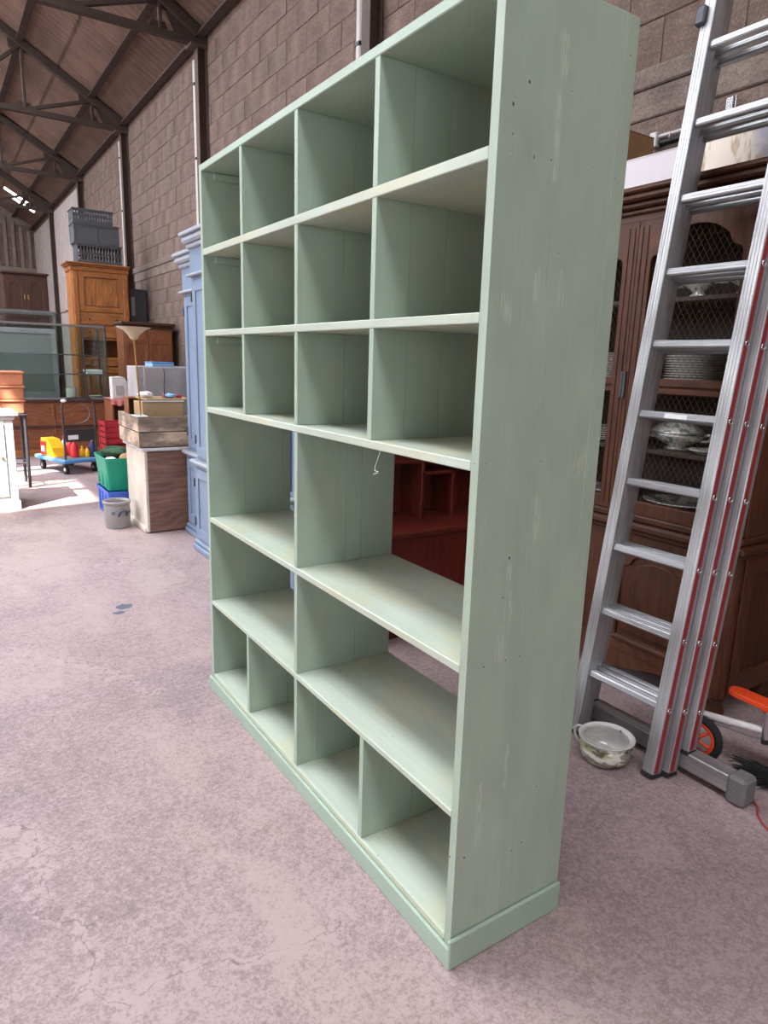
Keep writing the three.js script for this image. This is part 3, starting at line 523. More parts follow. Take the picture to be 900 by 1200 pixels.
// ------------------------------------------------------------------ aluminium ladder leaning on the armoire
{
  const lean = Math.atan(0.132), t = thing('extension_ladder', 'aluminium extension ladder of three nested sections leaning on the dark armoire', 'ladder', [-0.47, 0, -1.23]);
  t.rotation.x = -lean;
  const L = 3.4, dep = 0.058, rungGeo = [];
  for (let k = 0; k < 3; k++) {
    const half = 0.17 + 0.026 * k, zf = -0.064 * k, y0 = [0.02, 0.03, 0.125][k], sec = new THREE.Group(); sec.name = 'section'; t.add(sec);
    for (const sd of [-1, 1]) {
      const xa = sd * half, xb = sd * (half + 0.05), lo = Math.min(xa, xb), hi = Math.max(xa, xb), out = sd > 0 ? hi : lo;
      const ribs = [B(lo, hi, y0, L, zf - dep, zf, { c: 0.003, grain: 'y' })];
      for (const f of [0.2, 0.45, 0.7]) ribs.push(B(lerp(lo, hi, f) - 0.002, lerp(lo, hi, f) + 0.002, y0, L, zf - 0.001, zf + 0.0015, { c: 0.0005, grain: 'y' }));
      const st = add(sec, 'stile', merge(ribs), M.alu, { local: true });
      if (sd > 0) {
        add(sec, 'red_strip', B(out - 0.001, out + 0.0015, y0 + 0.01, L, zf - 0.032, zf - 0.008, { c: 0.0005 }), M.red, { local: true });
        for (let r = 0; r < 11; r++) add(sec, 'rung_end', new THREE.TorusGeometry(0.011, 0.0035, 6, 14).rotateY(Math.PI / 2).translate(out + 0.002, 0.297 + 0.2865 * r, zf - 0.024), M.chrome, { local: true });
      }
      add(sec, 'foot_cap', B(lo - 0.003, hi + 0.003, y0 - 0.012, y0 + 0.006, zf - dep - 0.002, zf + 0.003), M.rubber, { local: true });
    }
    for (let r = 0; r < 11; r++) {
      const y = 0.297 + 0.2865 * r, zc = zf - dep / 2, parts = [B(-half, half, y - 0.014, y + 0.014, zc - 0.016, zc + 0.016, { c: 0.005, grain: 'x' })];
      for (const dz of [-0.011, -0.004, 0.003, 0.01]) parts.push(B(-half, half, y + 0.013, y + 0.0165, zc + dz - 0.0015, zc + dz + 0.0015, { c: 0.0006, grain: 'x' }));
      for (const dy of [-0.006, 0.003]) parts.push(B(-half, half, y + dy - 0.0015, y + dy + 0.0015, zc + 0.0155, zc + 0.018, { c: 0.0006, grain: 'x' }));
      add(sec, 'rung', merge(parts), M.aluRung, { local: true });
    }
  }
  for (const y of [2.985]) add(t, 'guide_clip', B(-0.235, -0.195, y - 0.035, y + 0.035, -0.01, 0.022, { c: 0.006 }), M.iron, { local: true, label: 'dark guide clip on the stile' });
  add(t, 'sticker', B(-0.05, 0.05, 0.297 + 0.2865 * 4 - 0.008, 0.297 + 0.2865 * 4 + 0.01, -0.0125, -0.0108, { c: 0.0003 }), M.paper, { local: true, label: 'worn pale sticker on a rung' });
  const q = new THREE.Quaternion().setFromAxisAngle(new THREE.Vector3(1, 0, 0), lean), foot = new THREE.Group(); foot.name = 'stabilizer'; t.add(foot); foot.quaternion.copy(q);
  const Z0 = -1.23;
  add(foot, 'stabilizer_bar', B(-0.55, 0.45, 0.03, 0.103, -1.445 - Z0, -1.375 - Z0, { c: 0.004, grain: 'x' }), M.alu, { local: true });
  for (const [a, b] of [[0.44, 0.515], [-0.615, -0.54]]) { add(foot, 'end_cap', B(a, b, 0, 0.115, -1.455 - Z0, -1.365 - Z0, { c: 0.012 }), M.greyPlastic, { local: true }); add(foot, 'bolt', new THREE.CylinderGeometry(0.006, 0.006, 0.006, 10).rotateX(Math.PI / 2).translate((a + b) / 2, 0.06, -1.364 - Z0), M.chrome, { local: true }); }
}

// ------------------------------------------------------------------ dark armoire with wire doors, and what it holds
{
  const X = -1.06, Z = -1.86, t = thing('glazed_armoire', 'tall dark walnut armoire with arched wire mesh doors above panelled doors', 'armoire', [X, 0, Z - 0.27]);
  const b = (x0, x1, y0, y1, z0, z1, o) => B(X + x0, X + x1, y0, y1, Z + z0, Z + z1, o);
  const hw = 0.69, dp = -0.54;
  // lower body
  const lo = add(t, 'lower_body', merge([b(-hw, hw, 0.13, 0.80, dp, -0.03, { c: 0.006, grain: 'y' })]), M.walnutDark);
  for (const sx of [-1, 1]) {
    const g = new THREE.CylinderGeometry(0.04, 0.04, 0.67, 16).translate(X + sx * (hw - 0.035), 0.465, Z - 0.04); add(t, 'corner_post', g, M.walnut);
    add(t, 'foot', lathe([[0, 0], [0.03, 0], [0.045, 0.02], [0.05, 0.05], [0.038, 0.09], [0.05, 0.13], [0, 0.13]], 20).translate(X + sx * (hw - 0.05), 0, Z - 0.06), M.walnutDark);
    add(t, 'foot', lathe([[0, 0], [0.03, 0], [0.045, 0.02], [0.05, 0.05], [0.038, 0.09], [0.05, 0.13], [0, 0.13]], 20).translate(X + sx * (hw - 0.05), 0, Z + dp + 0.06), M.walnutDark);
    const side = add(t, 'side_frame', merge([b(sx * hw - 0.004, sx * hw + 0.012, 0.13, 0.23, dp, -0.06, { grain: 'z' }), b(sx * hw - 0.004, sx * hw + 0.012, 0.72, 0.80, dp, -0.06, { grain: 'z' }), b(sx * hw - 0.004, sx * hw + 0.012, 0.23, 0.72, -0.13, -0.06, { grain: 'y' }), b(sx * hw - 0.004, sx * hw + 0.012, 0.23, 0.72, dp, dp + 0.07, { grain: 'y' })]), M.walnut);
    add(side, 'moulding', b(sx * hw - 0.002, sx * hw + 0.02, 0.225, 0.24, dp + 0.06, -0.12, { grain: 'z' }), M.walnut);
  }
  // apron with its scalloped cut-outs
  {
    const s = new THREE.Shape(); const a = hw - 0.07;
    s.moveTo(-a, 0.16); s.lineTo(-a, 0.05); s.quadraticCurveTo(-a + 0.05, 0.1, -a + 0.12, 0.095); s.quadraticCurveTo(-a + 0.2, 0.15, -0.26, 0.1); s.quadraticCurveTo(-0.14, 0.06, 0, 0.06); s.quadraticCurveTo(0.14, 0.06, 0.26, 0.1); s.quadraticCurveTo(a - 0.2, 0.15, a - 0.12, 0.095); s.quadraticCurveTo(a - 0.05, 0.1, a, 0.05); s.lineTo(a, 0.16);
    add(t, 'apron', new THREE.ExtrudeGeometry(s, { depth: 0.02, bevelEnabled: true, bevelSize: 0.003, bevelThickness: 0.003, bevelSegments: 1 }).translate(X, 0, Z - 0.03), M.walnut);
  }
  // shaped panel outline shared by doors
  const arch = (P, x0, x1, y0, ys, yt) => { const c = (x0 + x1) / 2, w = x1 - x0, h = yt - ys; P.moveTo(x0, y0); P.lineTo(x0, ys); P.quadraticCurveTo(x0 + 0.004, ys + h * 0.24, x0 + w * 0.07, ys + h * 0.26); P.quadraticCurveTo(x0 + w * 0.13, ys + h * 0.3, x0 + w * 0.15, ys + h * 0.58); P.quadraticCurveTo(x0 + w * 0.3, yt, c, yt); P.quadraticCurveTo(x1 - w * 0.3, yt, x1 - w * 0.15, ys + h * 0.58); P.quadraticCurveTo(x1 - w * 0.13, ys + h * 0.3, x1 - w * 0.07, ys + h * 0.26); P.quadraticCurveTo(x1 - 0.004, ys + h * 0.24, x1, ys); P.lineTo(x1, y0); P.closePath(); return P; };
  const rect = (x0, x1, y0, y1) => new THREE.Shape([new THREE.Vector2(x0, y0), new THREE.Vector2(x1, y0), new THREE.Vector2(x1, y1), new THREE.Vector2(x0, y1)]);
  const ext = (sh, d, z, bev = 0.004) => new THREE.ExtrudeGeometry(sh, { depth: d, bevelEnabled: true, bevelSize: bev, bevelThickness: bev, bevelSegments: 2, curveSegments: 10 }).translate(X, 0, Z + z);
  for (const sx of [-1, 1]) {
    const x0 = sx > 0 ? 0.006 : -0.612, x1 = sx > 0 ? 0.612 : -0.006;
    const sh = rect(x0, x1, 0.165, 0.79); sh.holes.push(arch(new THREE.Path(), x0 + 0.085, x1 - 0.1, 0.245, 0.6, 0.715));
    const d = add(t, 'lower_door', ext(sh, 0.022, -0.03), M.walnut);
    add(d, 'door_panel', b(x0 + 0.07, x1 - 0.085, 0.23, 0.73, -0.028, -0.016, { grain: 'y' }), M.walnutDark);
    const inner = arch(new THREE.Shape(), x0 + 0.125, x1 - 0.14, 0.285, 0.56, 0.665);
    add(d, 'raised_field', ext(inner, 0.008, -0.018, 0.006), M.walnutDark);
    const dm = add(d, 'moulding', b(x0 + 0.08, x1 - 0.095, 0.222, 0.243, -0.008, 0.006, { grain: 'x', c: 0.006 }), M.walnut);
    add(d, 'escutcheon', b(sx > 0 ? 0.03 : -0.05, sx > 0 ? 0.05 : -0.03, 0.4, 0.52, -0.004, 0.001), M.brass);
  }
  add(t, 'waist_moulding', merge([b(-hw - 0.02, hw + 0.02, 0.80, 0.825, dp, 0.02, { c: 0.008, grain: 'x' }), b(-hw - 0.045, hw + 0.045, 0.825, 0.865, dp, 0.05, { c: 0.014, grain: 'x' }), b(-hw - 0.015, hw + 0.015, 0.865, 0.9, dp, 0.015, { c: 0.008, grain: 'x' })]), M.walnutDark);
  // upper body: open box with shelves
  for (const sx of [-1, 1]) add(t, 'upper_side', b(sx * (hw - 0.01) - 0.014, sx * (hw - 0.01) + 0.014, 0.9, 2.3, dp + 0.02, -0.03, { grain: 'y' }), M.walnut);
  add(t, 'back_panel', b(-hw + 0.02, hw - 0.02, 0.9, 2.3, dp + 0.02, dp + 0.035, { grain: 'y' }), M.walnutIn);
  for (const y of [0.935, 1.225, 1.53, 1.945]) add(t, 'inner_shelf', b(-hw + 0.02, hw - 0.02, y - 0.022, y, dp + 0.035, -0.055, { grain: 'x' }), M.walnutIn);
  for (const sx of [-1, 1]) add(t, 'stile', merge([b(sx > 0 ? 0.612 : -hw, sx > 0 ? hw : -0.612, 0.9, 2.3, -0.03, 0, { grain: 'y', c: 0.006 })]), M.walnut);
  for (const sx of [-1, 1]) {
    const x0 = sx > 0 ? 0.004 : -0.61, x1 = sx > 0 ? 0.61 : -0.004, oa = x0 + (sx > 0 ? 0.072 : 0.08), ob = x1 - (sx > 0 ? 0.08 : 0.072);
    const sh = rect(x0, x1, 0.905, 2.295); sh.holes.push(arch(new THREE.Path(), oa, ob, 0.965, 2.1, 2.25));
    const d = add(t, 'wire_door', ext(sh, 0.022, -0.022), M.walnut);
    add(d, 'middle_rail', merge([b(oa - 0.02, ob + 0.02, 1.53, 1.57, -0.02, 0.002, { grain: 'x', c: 0.008 }), b(oa - 0.02, ob + 0.02, 1.497, 1.528, -0.02, -0.004, { grain: 'x', c: 0.008 })]), M.walnut);
    for (const x of [x0 + 0.018, x0 + 0.05, x1 - 0.05, x1 - 0.018]) add(d, 'bead', b(x - 0.004, x + 0.004, 0.93, 2.27, 0.001, 0.008, { grain: 'y' }), M.walnutDark);
    for (const y of [1.02, 1.55, 2.1]) add(d, 'hinge', rod([X + (sx > 0 ? x1 : x0), y, Z + 0.008], [X + (sx > 0 ? x1 : x0), y + 0.09, Z + 0.008], 0.006), M.iron);
    add(d, 'latch', b(sx > 0 ? -0.004 : -0.02, sx > 0 ? 0.012 : -0.004, 1.47, 1.6, 0.004, 0.014), M.iron);
    // diamond wire mesh
    const wires = [], w = ob - oa + 0.02, h = 1.31, st = 0.03;
    for (const dir of [-1, 1]) for (let c = -h; c < w + h; c += st) {
      // x = c + y * dir * 0.62 clipped to 0..w, 0..h
      const k = 0.62 * dir; let ya = 0, yb = h; const cc = dir > 0 ? c : c;
      const inv = 1 / k; let y1 = (0 - cc) * inv, y2 = (w - cc) * inv; if (y1 > y2) [y1, y2] = [y2, y1];
      ya = Math.max(ya, y1); yb = Math.min(yb, y2); if (yb - ya < 0.01) continue;
      wires.push(rod([X + oa - 0.01 + cc + k * ya, 0.955 + ya, Z - 0.018 + 0.0006 * dir], [X + oa - 0.01 + cc + k * yb, 0.955 + yb, Z - 0.018 + 0.0006 * dir], 0.0008, 4));
    }
    add(d, 'wire_mesh', merge(wires), M.wire, { kind: 'stuff' });
  }
  add(t, 'frieze', b(-hw, hw, 2.295, 2.335, dp, 0.004, { grain: 'x' }), M.walnut);
  add(t, 'cornice', merge([b(-hw - 0.015, hw + 0.015, 2.325, 2.35, dp, 0.022, { c: 0.008, grain: 'x' }), b(-hw - 0.035, hw + 0.035, 2.35, 2.378, dp, 0.042, { c: 0.01, grain: 'x' }), b(-hw - 0.065, hw + 0.065, 2.378, 2.41, dp, 0.072, { c: 0.012, grain: 'x' }), b(-hw - 0.08, hw + 0.08, 2.41, 2.436, dp, 0.088, { c: 0.008, grain: 'x' })]), M.walnutDark);

  // crockery
  const cup = thing('gravy_boat', 'patterned white sauce boat with a handle on the top armoire shelf', 'sauce boat', [-0.82, 1.945, -2.02]);
  add(cup, 'bowl', lathe([[0, 0], [0.035, 0], [0.034, 0.008], [0.018, 0.02], [0.03, 0.03], [0.06, 0.05], [0.082, 0.085], [0.086, 0.088], [0.078, 0.084], [0.055, 0.056], [0, 0.036]], 28).scale(1.15, 1, 0.7), M.china, { local: true });
  add(cup, 'handle', tube([[-0.085, 0.08, 0], [-0.118, 0.082, 0], [-0.115, 0.05, 0], [-0.07, 0.045, 0]], 0.006, 20, 8), M.china, { local: true });
  cup.scale.setScalar(1.2);
  put(cup, [-0.57, 1.945, -2.0], { ry: 0.5, label: 'patterned white sauce boat half hidden behind the ladder stiles' });
  const plate = thing('dinner_plate', 'pale dinner plate in the stack on the middle armoire shelf', 'plate', [-0.815, 1.53, -2.06], 'plates stacked behind the ladder rungs');
  add(plate, 'dish', lathe([[0, 0.003], [0.07, 0], [0.075, 0.004], [0.135, 0.016], [0.14, 0.019], [0.135, 0.02], [0.072, 0.0085], [0, 0.007]], 36), M.chinaPlain, { local: true });
  for (let k = 1; k < 13; k++) put(plate, [-0.815 + rr(-0.003, 0.003), 1.53 + 0.0118 * k, -2.06 + rr(-0.003, 0.003)], { ry: R() * 6 });
  for (let k = 0; k < 13; k++) put(plate, [-1.29 + rr(-0.003, 0.003), 1.53 + 0.0118 * k, -2.06 + rr(-0.003, 0.003)], { ry: R() * 6, label: 'pale dinner plate in the stack beside the green bookcase edge', group: 'plates stacked behind the other wire door' });
  for (let k = 0; k < 6; k++) put(plate, [-1.28, 1.225 + 0.0118 * k, -2.05], { label: 'pale plate in the low stack one shelf below the tall plate stacks', group: 'low stack of plates' });
  const tu = thing('soup_tureen', 'patterned white soup tureen with lid on the lower armoire shelf', 'tureen', [-0.86, 1.225, -2.06]);
  add(tu, 'bowl', lathe([[0, 0], [0.07, 0], [0.072, 0.008], [0.045, 0.02], [0.09, 0.035], [0.135, 0.065], [0.142, 0.085], [0, 0.085]], 36).scale(1, 1, 0.75), M.china, { local: true });
  const lid = add(tu, 'lid', lathe([[0.145, 0.086], [0.14, 0.095], [0.1, 0.125], [0.04, 0.143], [0.016, 0.146], [0.012, 0.155], [0.02, 0.165], [0.012, 0.174], [0, 0.176]], 36).scale(1, 1, 0.75), M.china, { local: true });
  for (const sx of [-1, 1]) add(tu, 'handle', tube([[sx * 0.135, 0.08, 0], [sx * 0.17, 0.085, 0], [sx * 0.165, 0.06, 0], [sx * 0.12, 0.052, 0]], 0.007, 18, 8), M.china, { local: true });
  const so = put(plate, [-0.66, 1.225, -1.995], { label: 'small pale saucer beside the soup tureen', group: 'single dishes' }); so.scale.set(0.62, 1.3, 0.62);
  const pl = thing('serving_platter', 'large oval platter lying on the armoire floor behind the mesh', 'platter', [-0.82, 0.935, -2.06]);
  add(pl, 'dish', lathe([[0, 0.004], [0.1, 0], [0.105, 0.005], [0.175, 0.022], [0.18, 0.026], [0.174, 0.027], [0.1, 0.011], [0, 0.009]], 40).scale(1, 1.3, 0.8), M.china, { local: true });
  const pl2 = put(pl, [-1.3, 0.935, -2.05], { label: 'pale platter lying low behind the other wire door' });
}
// on top of the armoire
{
  const w = thing('white_board', 'long white board standing on top of the armoire cornice', 'board', [-1.3, 2.436, -2.0]);
  add(w, 'board', B(-1.7, -0.865, 2.436, 2.632, -2.03, -2.0, { c: 0.004 }), M.board);
  add(w, 'edge_strip', B(-1.7, -0.865, 2.626, 2.634, -2.034, -1.998), M.white);
  T.blotch = tex(512, 256, (u, v) => { const n = fbm(u * 5, v * 3, 151, 5), b = sstep(u + (n - 0.5) * 0.4 + (v - 0.5) * 0.3, 0.42, 0.62), s = sstep(fbm(u * 14, v * 1.5, 153, 4), 0.5, 0.66) * (1 - b); return [lerp(0.86, 0.66, b) - s * 0.16, lerp(0.80, 0.64, b) - s * 0.2, lerp(0.74, 0.68, b) - s * 0.27]; }, { repeat: false });  // pale face blotched with brown and grey
  const st = thing('blotched_panel', 'pale panel with brown and grey blotches above the armoire', 'panel', [-0.6, 2.436, -1.975]);
  const g = B(-0.86, -0.34, 2.436, 2.63, -1.998, -1.972, { c: 0.003 }); for (let i = 0, p = g.attributes.position, uv = g.attributes.uv; i < p.count; i++) uv.setXY(i, (p.getX(i) + 0.86) / 0.52, (p.getY(i) - 2.436) / 0.194);
  add(st, 'panel', g, std({ color: C('#ffffff'), map: T.blotch, roughness: 0.35 }));
  add(st, 'edge_strip', B(-0.875, -0.86, 2.436, 2.632, -2.0, -1.968), M.white);
  const bx = thing('cardboard_box', 'brown cardboard box on the armoire against the wall', 'box', [-1.6, 2.436, -2.3]);
  add(bx, 'box_body', B(-1.72, -1.46, 2.437, 2.85, -2.42, -2.18, { c: 0.004 }), M.cardboard); add(bx, 'flap', B(-1.72, -1.46, 2.85, 2.856, -2.42, -2.16), M.cardboard); add(bx, 'tape', B(-1.6, -1.55, 2.4375, 2.851, -2.181, -2.1785, { c: 0.0005 }), M.tan);
  const rd = thing('wall_conduit', 'thin pale conduit clipped over a dark cable on the blocks', 'conduit', [-1.45, 2.9, -2.62]);
  add(rd, 'conduit', rod([-1.6, 2.925, -2.615], [-1.05, 2.925, -2.615], 0.011), M.pipe); add(rd, 'cable', rod([-1.6, 2.893, -2.625], [-1.05, 2.893, -2.625], 0.014), M.black); add(rd, 'end_bracket', B(-1.63, -1.58, 2.87, 2.95, -2.64, -2.59, { c: 0.006 }), M.white);
  for (const x of [-1.5, -1.36, -1.2]) add(rd, 'clip', new THREE.TorusGeometry(0.022, 0.003, 6, 16).rotateY(Math.PI / 2).translate(x, 2.908, -2.62), M.chrome);
  const br = thing('wall_bracket', 'small galvanised bracket screwed to the block wall', 'bracket', [-1.167, 2.96, -2.63]);
  add(br, 'plate', B(-1.2, -1.165, 2.94, 3.03, -2.645, -2.635), M.chrome); for (const x of [-1.155, -1.135]) add(br, 'pin', rod([x, 2.945, -2.625], [x, 3.025, -2.625], 0.005), M.chrome); add(br, 'lug', B(-1.2, -1.13, 2.945, 2.955, -2.64, -2.6), M.chrome);
}

// ------------------------------------------------------------------ on the floor by the ladder
{
  const p = thing('chamber_pot', 'worn white enamel chamber pot beside the ladder foot', 'chamber pot', [-0.45, 0, -1.19]); p.scale.setScalar(0.9);
  add(p, 'body', lathe([[0, 0.004], [0.07, 0], [0.085, 0.006], [0.112, 0.035], [0.12, 0.065], [0.112, 0.095], [0.104, 0.112], [0.104, 0.122]], 48), M.enamel, { local: true });
  add(p, 'inside', lathe([[0.104, 0.122], [0.101, 0.113], [0.109, 0.093], [0.116, 0.065], [0.108, 0.037], [0.082, 0.01], [0, 0.008]], 48), M.enamelWhite, { local: true });
  add(p, 'rim', lathe([[0.101, 0.118], [0.108, 0.122], [0.124, 0.127], [0.128, 0.124], [0.125, 0.12], [0.104, 0.116]], 48), M.enamelWhite, { local: true });
  add(p, 'handle', tube([[-0.103, 0.112, 0.02], [-0.14, 0.116, 0.028], [-0.158, 0.09, 0.032], [-0.145, 0.055, 0.03], [-0.113, 0.035, 0.022]], 0.0075, 28, 8), M.enamelWhite, { local: true });
  add(p, 'chip', B(-0.005, 0.006, 0.113, 0.121, -0.102, -0.0985), M.iron, { local: true, label: 'dark rust chip under the rim' });
}
{
  const s = thing('kick_scooter', 'white and orange child scooter lying behind the ladder foot', 'scooter', [-0.1, 0, -1.65]);
  const wheel = (c, name) => {
    const grp = new THREE.Group(); grp.name = name; grp.position.set(c[0] + 0.1, c[1], c[2] + 1.65); grp.rotation.y = 0.32; s.add(grp);
    add(grp, 'tyre', new THREE.TorusGeometry(0.094, 0.017, 12, 40), M.rubber, { local: true }); add(grp, 'rim', new THREE.TorusGeometry(0.075, 0.011, 10, 36), M.orange, { local: true });
    for (let k = 0; k < 6; k++) { const a = k * Math.PI / 3 + 0.3; add(grp, 'spoke', rod([Math.cos(a) * 0.012, Math.sin(a) * 0.012, 0], [Math.cos(a + 0.35) * 0.072, Math.sin(a + 0.35) * 0.072, 0], 0.0065, 8), M.orange, { local: true }); }
    add(grp, 'hub', new THREE.CylinderGeometry(0.02, 0.02, 0.04, 16).rotateX(Math.PI / 2), M.black, { local: true });
  };
  wheel([-0.252, 0.112, -1.5], 'wheel'); wheel([0.5, 0.112, -2.0], 'wheel');
  add(s, 'fork', merge([rod([-0.285, 0.25, -1.52], [-0.262, 0.105, -1.478], 0.011), rod([-0.285, 0.25, -1.52], [-0.255, 0.105, -1.527], 0.011)]), M.white);
  add(s, 'frame_tube', merge([rod([-0.285, 0.215, -1.515], [-0.04, 0.2, -1.655], 0.015, 14), rod([-0.04, 0.2, -1.655], [0.5, 0.12, -2.0], 0.015, 14)]), M.white);
  add(s, 'brake_cable', tube([[-0.28, 0.195, -1.51], [-0.17, 0.18, -1.575], [-0.06, 0.165, -1.64], [-0.03, 0.185, -1.66]], 0.005, 24, 6), M.greyPlastic);
  add(s, 'seat_post', rod([-0.038, 0.17, -1.635], [-0.048, 0.32, -1.635], 0.013, 14), M.chrome); add(s, 'post_plug', rod([-0.037, 0.155, -1.635], [-0.038, 0.175, -1.635], 0.0145, 14), M.black);
  const sd = new THREE.Shape(); sd.moveTo(-0.19, 0); sd.quadraticCurveTo(-0.2, 0.03, -0.15, 0.036); sd.quadraticCurveTo(-0.02, 0.03, 0.11, 0.05); sd.quadraticCurveTo(0.15, 0.03, 0.12, -0.04); sd.quadraticCurveTo(-0.02, -0.036, -0.15, -0.032); sd.quadraticCurveTo(-0.19, -0.028, -0.19, 0);
  const saddle = add(s, 'seat', new THREE.ExtrudeGeometry(sd, { depth: 0.014, bevelEnabled: true, bevelSize: 0.004, bevelThickness: 0.004, bevelSegments: 2 }).rotateX(-Math.PI / 2).translate(-0.01, 0.312, -1.635), M.orange);
  for (const k of [-0.13, -0.09, -0.05, -0.01, 0.03, 0.07]) add(saddle, 'seat_rib', bar([k - 0.01, 0.305, -1.665], [k + 0.02, 0.305, -1.608], 0.004, 0.014), M.orange);
  add(s, 'seat_socket', rod([-0.048, 0.292, -1.635], [-0.049, 0.316, -1.635], 0.018, 14), M.orange);
}
{
  const b = thing('broom_head', 'broom head with black bristles lying on the floor', 'broom', [-0.02, 0, -1.63]);
  add(b, 'block', B(-0.045, 0.17, 0.035, 0.062, -1.66, -1.615, { c: 0.008 }).translate(0.04, 0, 0), M.orange);
  const tufts = [], q = rng(77);
  for (let i = 0; i < 520; i++) { const x = -0.04 + q() * 0.24, z = -1.66 + q() * 0.045, l = 0.05 + q() * 0.045; tufts.push(rod([x, 0.042 + q() * 0.012, z], [x - 0.055 - q() * 0.045, 0.006 + q() * 0.07, z + 0.03 + l * (q() - 0.2) * 0.8], 0.0016, 4)); }
  add(b, 'bristles', merge(tufts), M.black, { kind: 'stuff' });
  const c = thing('red_cable', 'thin red electric cable winding over the floor by the broom', 'cable', [-0.05, 0, -1.5]);
  add(c, 'cable', tube([[-0.33, 0.004, -1.62], [-0.196, 0.004, -1.586], [-0.12, 0.004, -1.565], [-0.061, 0.004, -1.5], [-0.0, 0.004, -1.47], [0.06, 0.004, -1.44], [0.1, 0.004, -1.38], [0.18, 0.004, -1.33], [0.4, 0.004, -1.35]], 0.0042, 70, 8), M.cable);
}

// ------------------------------------------------------------------ mahogany desk seen through the open back
{
  const t = thing('pigeonhole_desk', 'dark red mahogany desk with pigeonholes seen through the open bookcase', 'desk', [-2.17, 0, -1.55]);
  const z0 = -2.2, z1 = -0.95;
  add(t, 'lower_cabinet', B(-2.42, -1.955, 0.0, 0.615, z0, z1, { grain: 'y' }), M.mahogany);
  for (const z of [-1.36, -1.78]) add(t, 'door_batten', B(-1.957, -1.948, 0.05, 0.59, z - 0.03, z + 0.03, { grain: 'y' }), M.mahogany);
  add(t, 'desk_top', B(-2.44, -1.935, 0.615, 0.648, z0 - 0.01, z1 + 0.01, { grain: 'z', c: 0.006 }), M.mahogany);
  add(t, 'back_panel', B(-2.43, -2.415, 0.648, 1.42, z0, z1, { grain: 'y' }), M.mahogany);
  for (const [z, y1] of [[z1 - 0.01, 1.42], [-1.48, 1.42], [-1.725, 0.945], [z0 + 0.01, 1.42]]) add(t, 'upright', B(-2.415, -2.19, 0.648, y1, z - 0.011, z + 0.011, { grain: 'y' }), M.mahogany);
  add(t, 'pigeonhole_shelf', B(-2.415, -2.19, 0.925, 0.945, -1.735, -1.469, { grain: 'z' }), M.mahogany);
  add(t, 'pigeonhole_shelf', B(-2.415, -2.19, 1.03, 1.05, z0, -1.491, { grain: 'z' }), M.mahogany);
  add(t, 'pigeonhole_shelf', B(-2.415, -2.19, 1.005, 1.025, -1.469, z1, { grain: 'z' }), M.mahogany);
  add(t, 'top_board', B(-2.44, -2.17, 1.42, 1.445, z0 - 0.01, z1 + 0.01, { grain: 'z' }), M.mahogany);
}

// ------------------------------------------------------------------ blue breakfront armoire beyond the bookcase
{
  const t = thing('blue_armoire', 'pale blue painted breakfront armoire standing beyond the green bookcase', 'armoire', [-3.75, 0, -1.0]);
  const part = (x0, x1, zf, zb, top) => {
    const sec = new THREE.Group(); sec.name = 'section'; t.add(sec);
    const W = (n, ...a) => add(sec, n, B(...a), M.blue);
    W('lower_body', x0, x1, 0.06, 0.74, zb, zf, { c: 0.006 });
    W('plinth', x0 - 0.02, x1 + 0.02, 0.0, 0.05, zb, zf + 0.03, { c: 0.01 }); W('plinth_moulding', x0 - 0.012, x1 + 0.012, 0.05, 0.09, zb, zf + 0.018, { c: 0.012 });
    add(sec, 'ledge', B(x0 - 0.02, x1 + 0.02, 0.745, 0.775, zb, zf + 0.04, { c: 0.008 }), M.blueEdge);
    W('upper_body', x0 + 0.01, x1 - 0.01, 0.775, top - 0.3, zb, zf - 0.02, { c: 0.006 });
    add(sec, 'astragal', B(x0 - 0.015, x1 + 0.015, top - 0.33, top - 0.31, zb, zf + 0.025, { c: 0.006 }), M.blueEdge);
    W('frieze', x0, x1, top - 0.31, top - 0.11, zb, zf - 0.01, { c: 0.004 });
    add(sec, 'cornice', merge([B(x0 - 0.012, x1 + 0.012, top - 0.12, top - 0.085, zb, zf + 0.015, { c: 0.008 }), B(x0 - 0.035, x1 + 0.02, top - 0.085, top - 0.03, zb, zf + 0.045, { c: 0.02 }), B(x0 - 0.05, x1 + 0.03, top - 0.03, top, zb, zf + 0.06, { c: 0.006 })]), M.blueEdge);
    const n = x1 - x0 > 1 ? 3 : 1, dw = (x1 - x0 - 0.12) / n;
    for (let k = 0; k < n; k++) {
      const a = x0 + 0.06 + k * dw, e = a + dw - 0.012;
      for (const [y0, y1, z, nm] of [[0.12, 0.71, zf, 'lower_door'], [0.81, top - 0.36, zf - 0.02, 'upper_door']]) {
        const d = add(sec, nm, merge([B(a, a + 0.07, y0, y1, z, z + 0.018), B(e - 0.07, e, y0, y1, z, z + 0.018), B(a + 0.07, e - 0.07, y1 - 0.08, y1, z, z + 0.018), B(a + 0.07, e - 0.07, y0, y0 + 0.08, z, z + 0.018)]), M.blue);
        add(sec, 'door_panel', B(a + 0.065, e - 0.065, y0 + 0.075, y1 - 0.075, z, z + 0.007), M.blue);
        for (const y of [y0 + 0.1, y1 - 0.16]) add(sec, 'hinge', rod([a - 0.004, y, z + 0.02], [a - 0.004, y + 0.07, z + 0.02], 0.009), M.iron);
        add(sec, 'key_plate', B(e - 0.045, e - 0.025, (y0 + y1) / 2 - 0.04, (y0 + y1) / 2 + 0.05, z + 0.017, z + 0.026), M.chrome);
      }
    }
  };
  part(-5.02, -4.44, -0.87, -1.35, 2.47); part(-4.42, -2.52, -0.75, -1.4, 2.55);
}

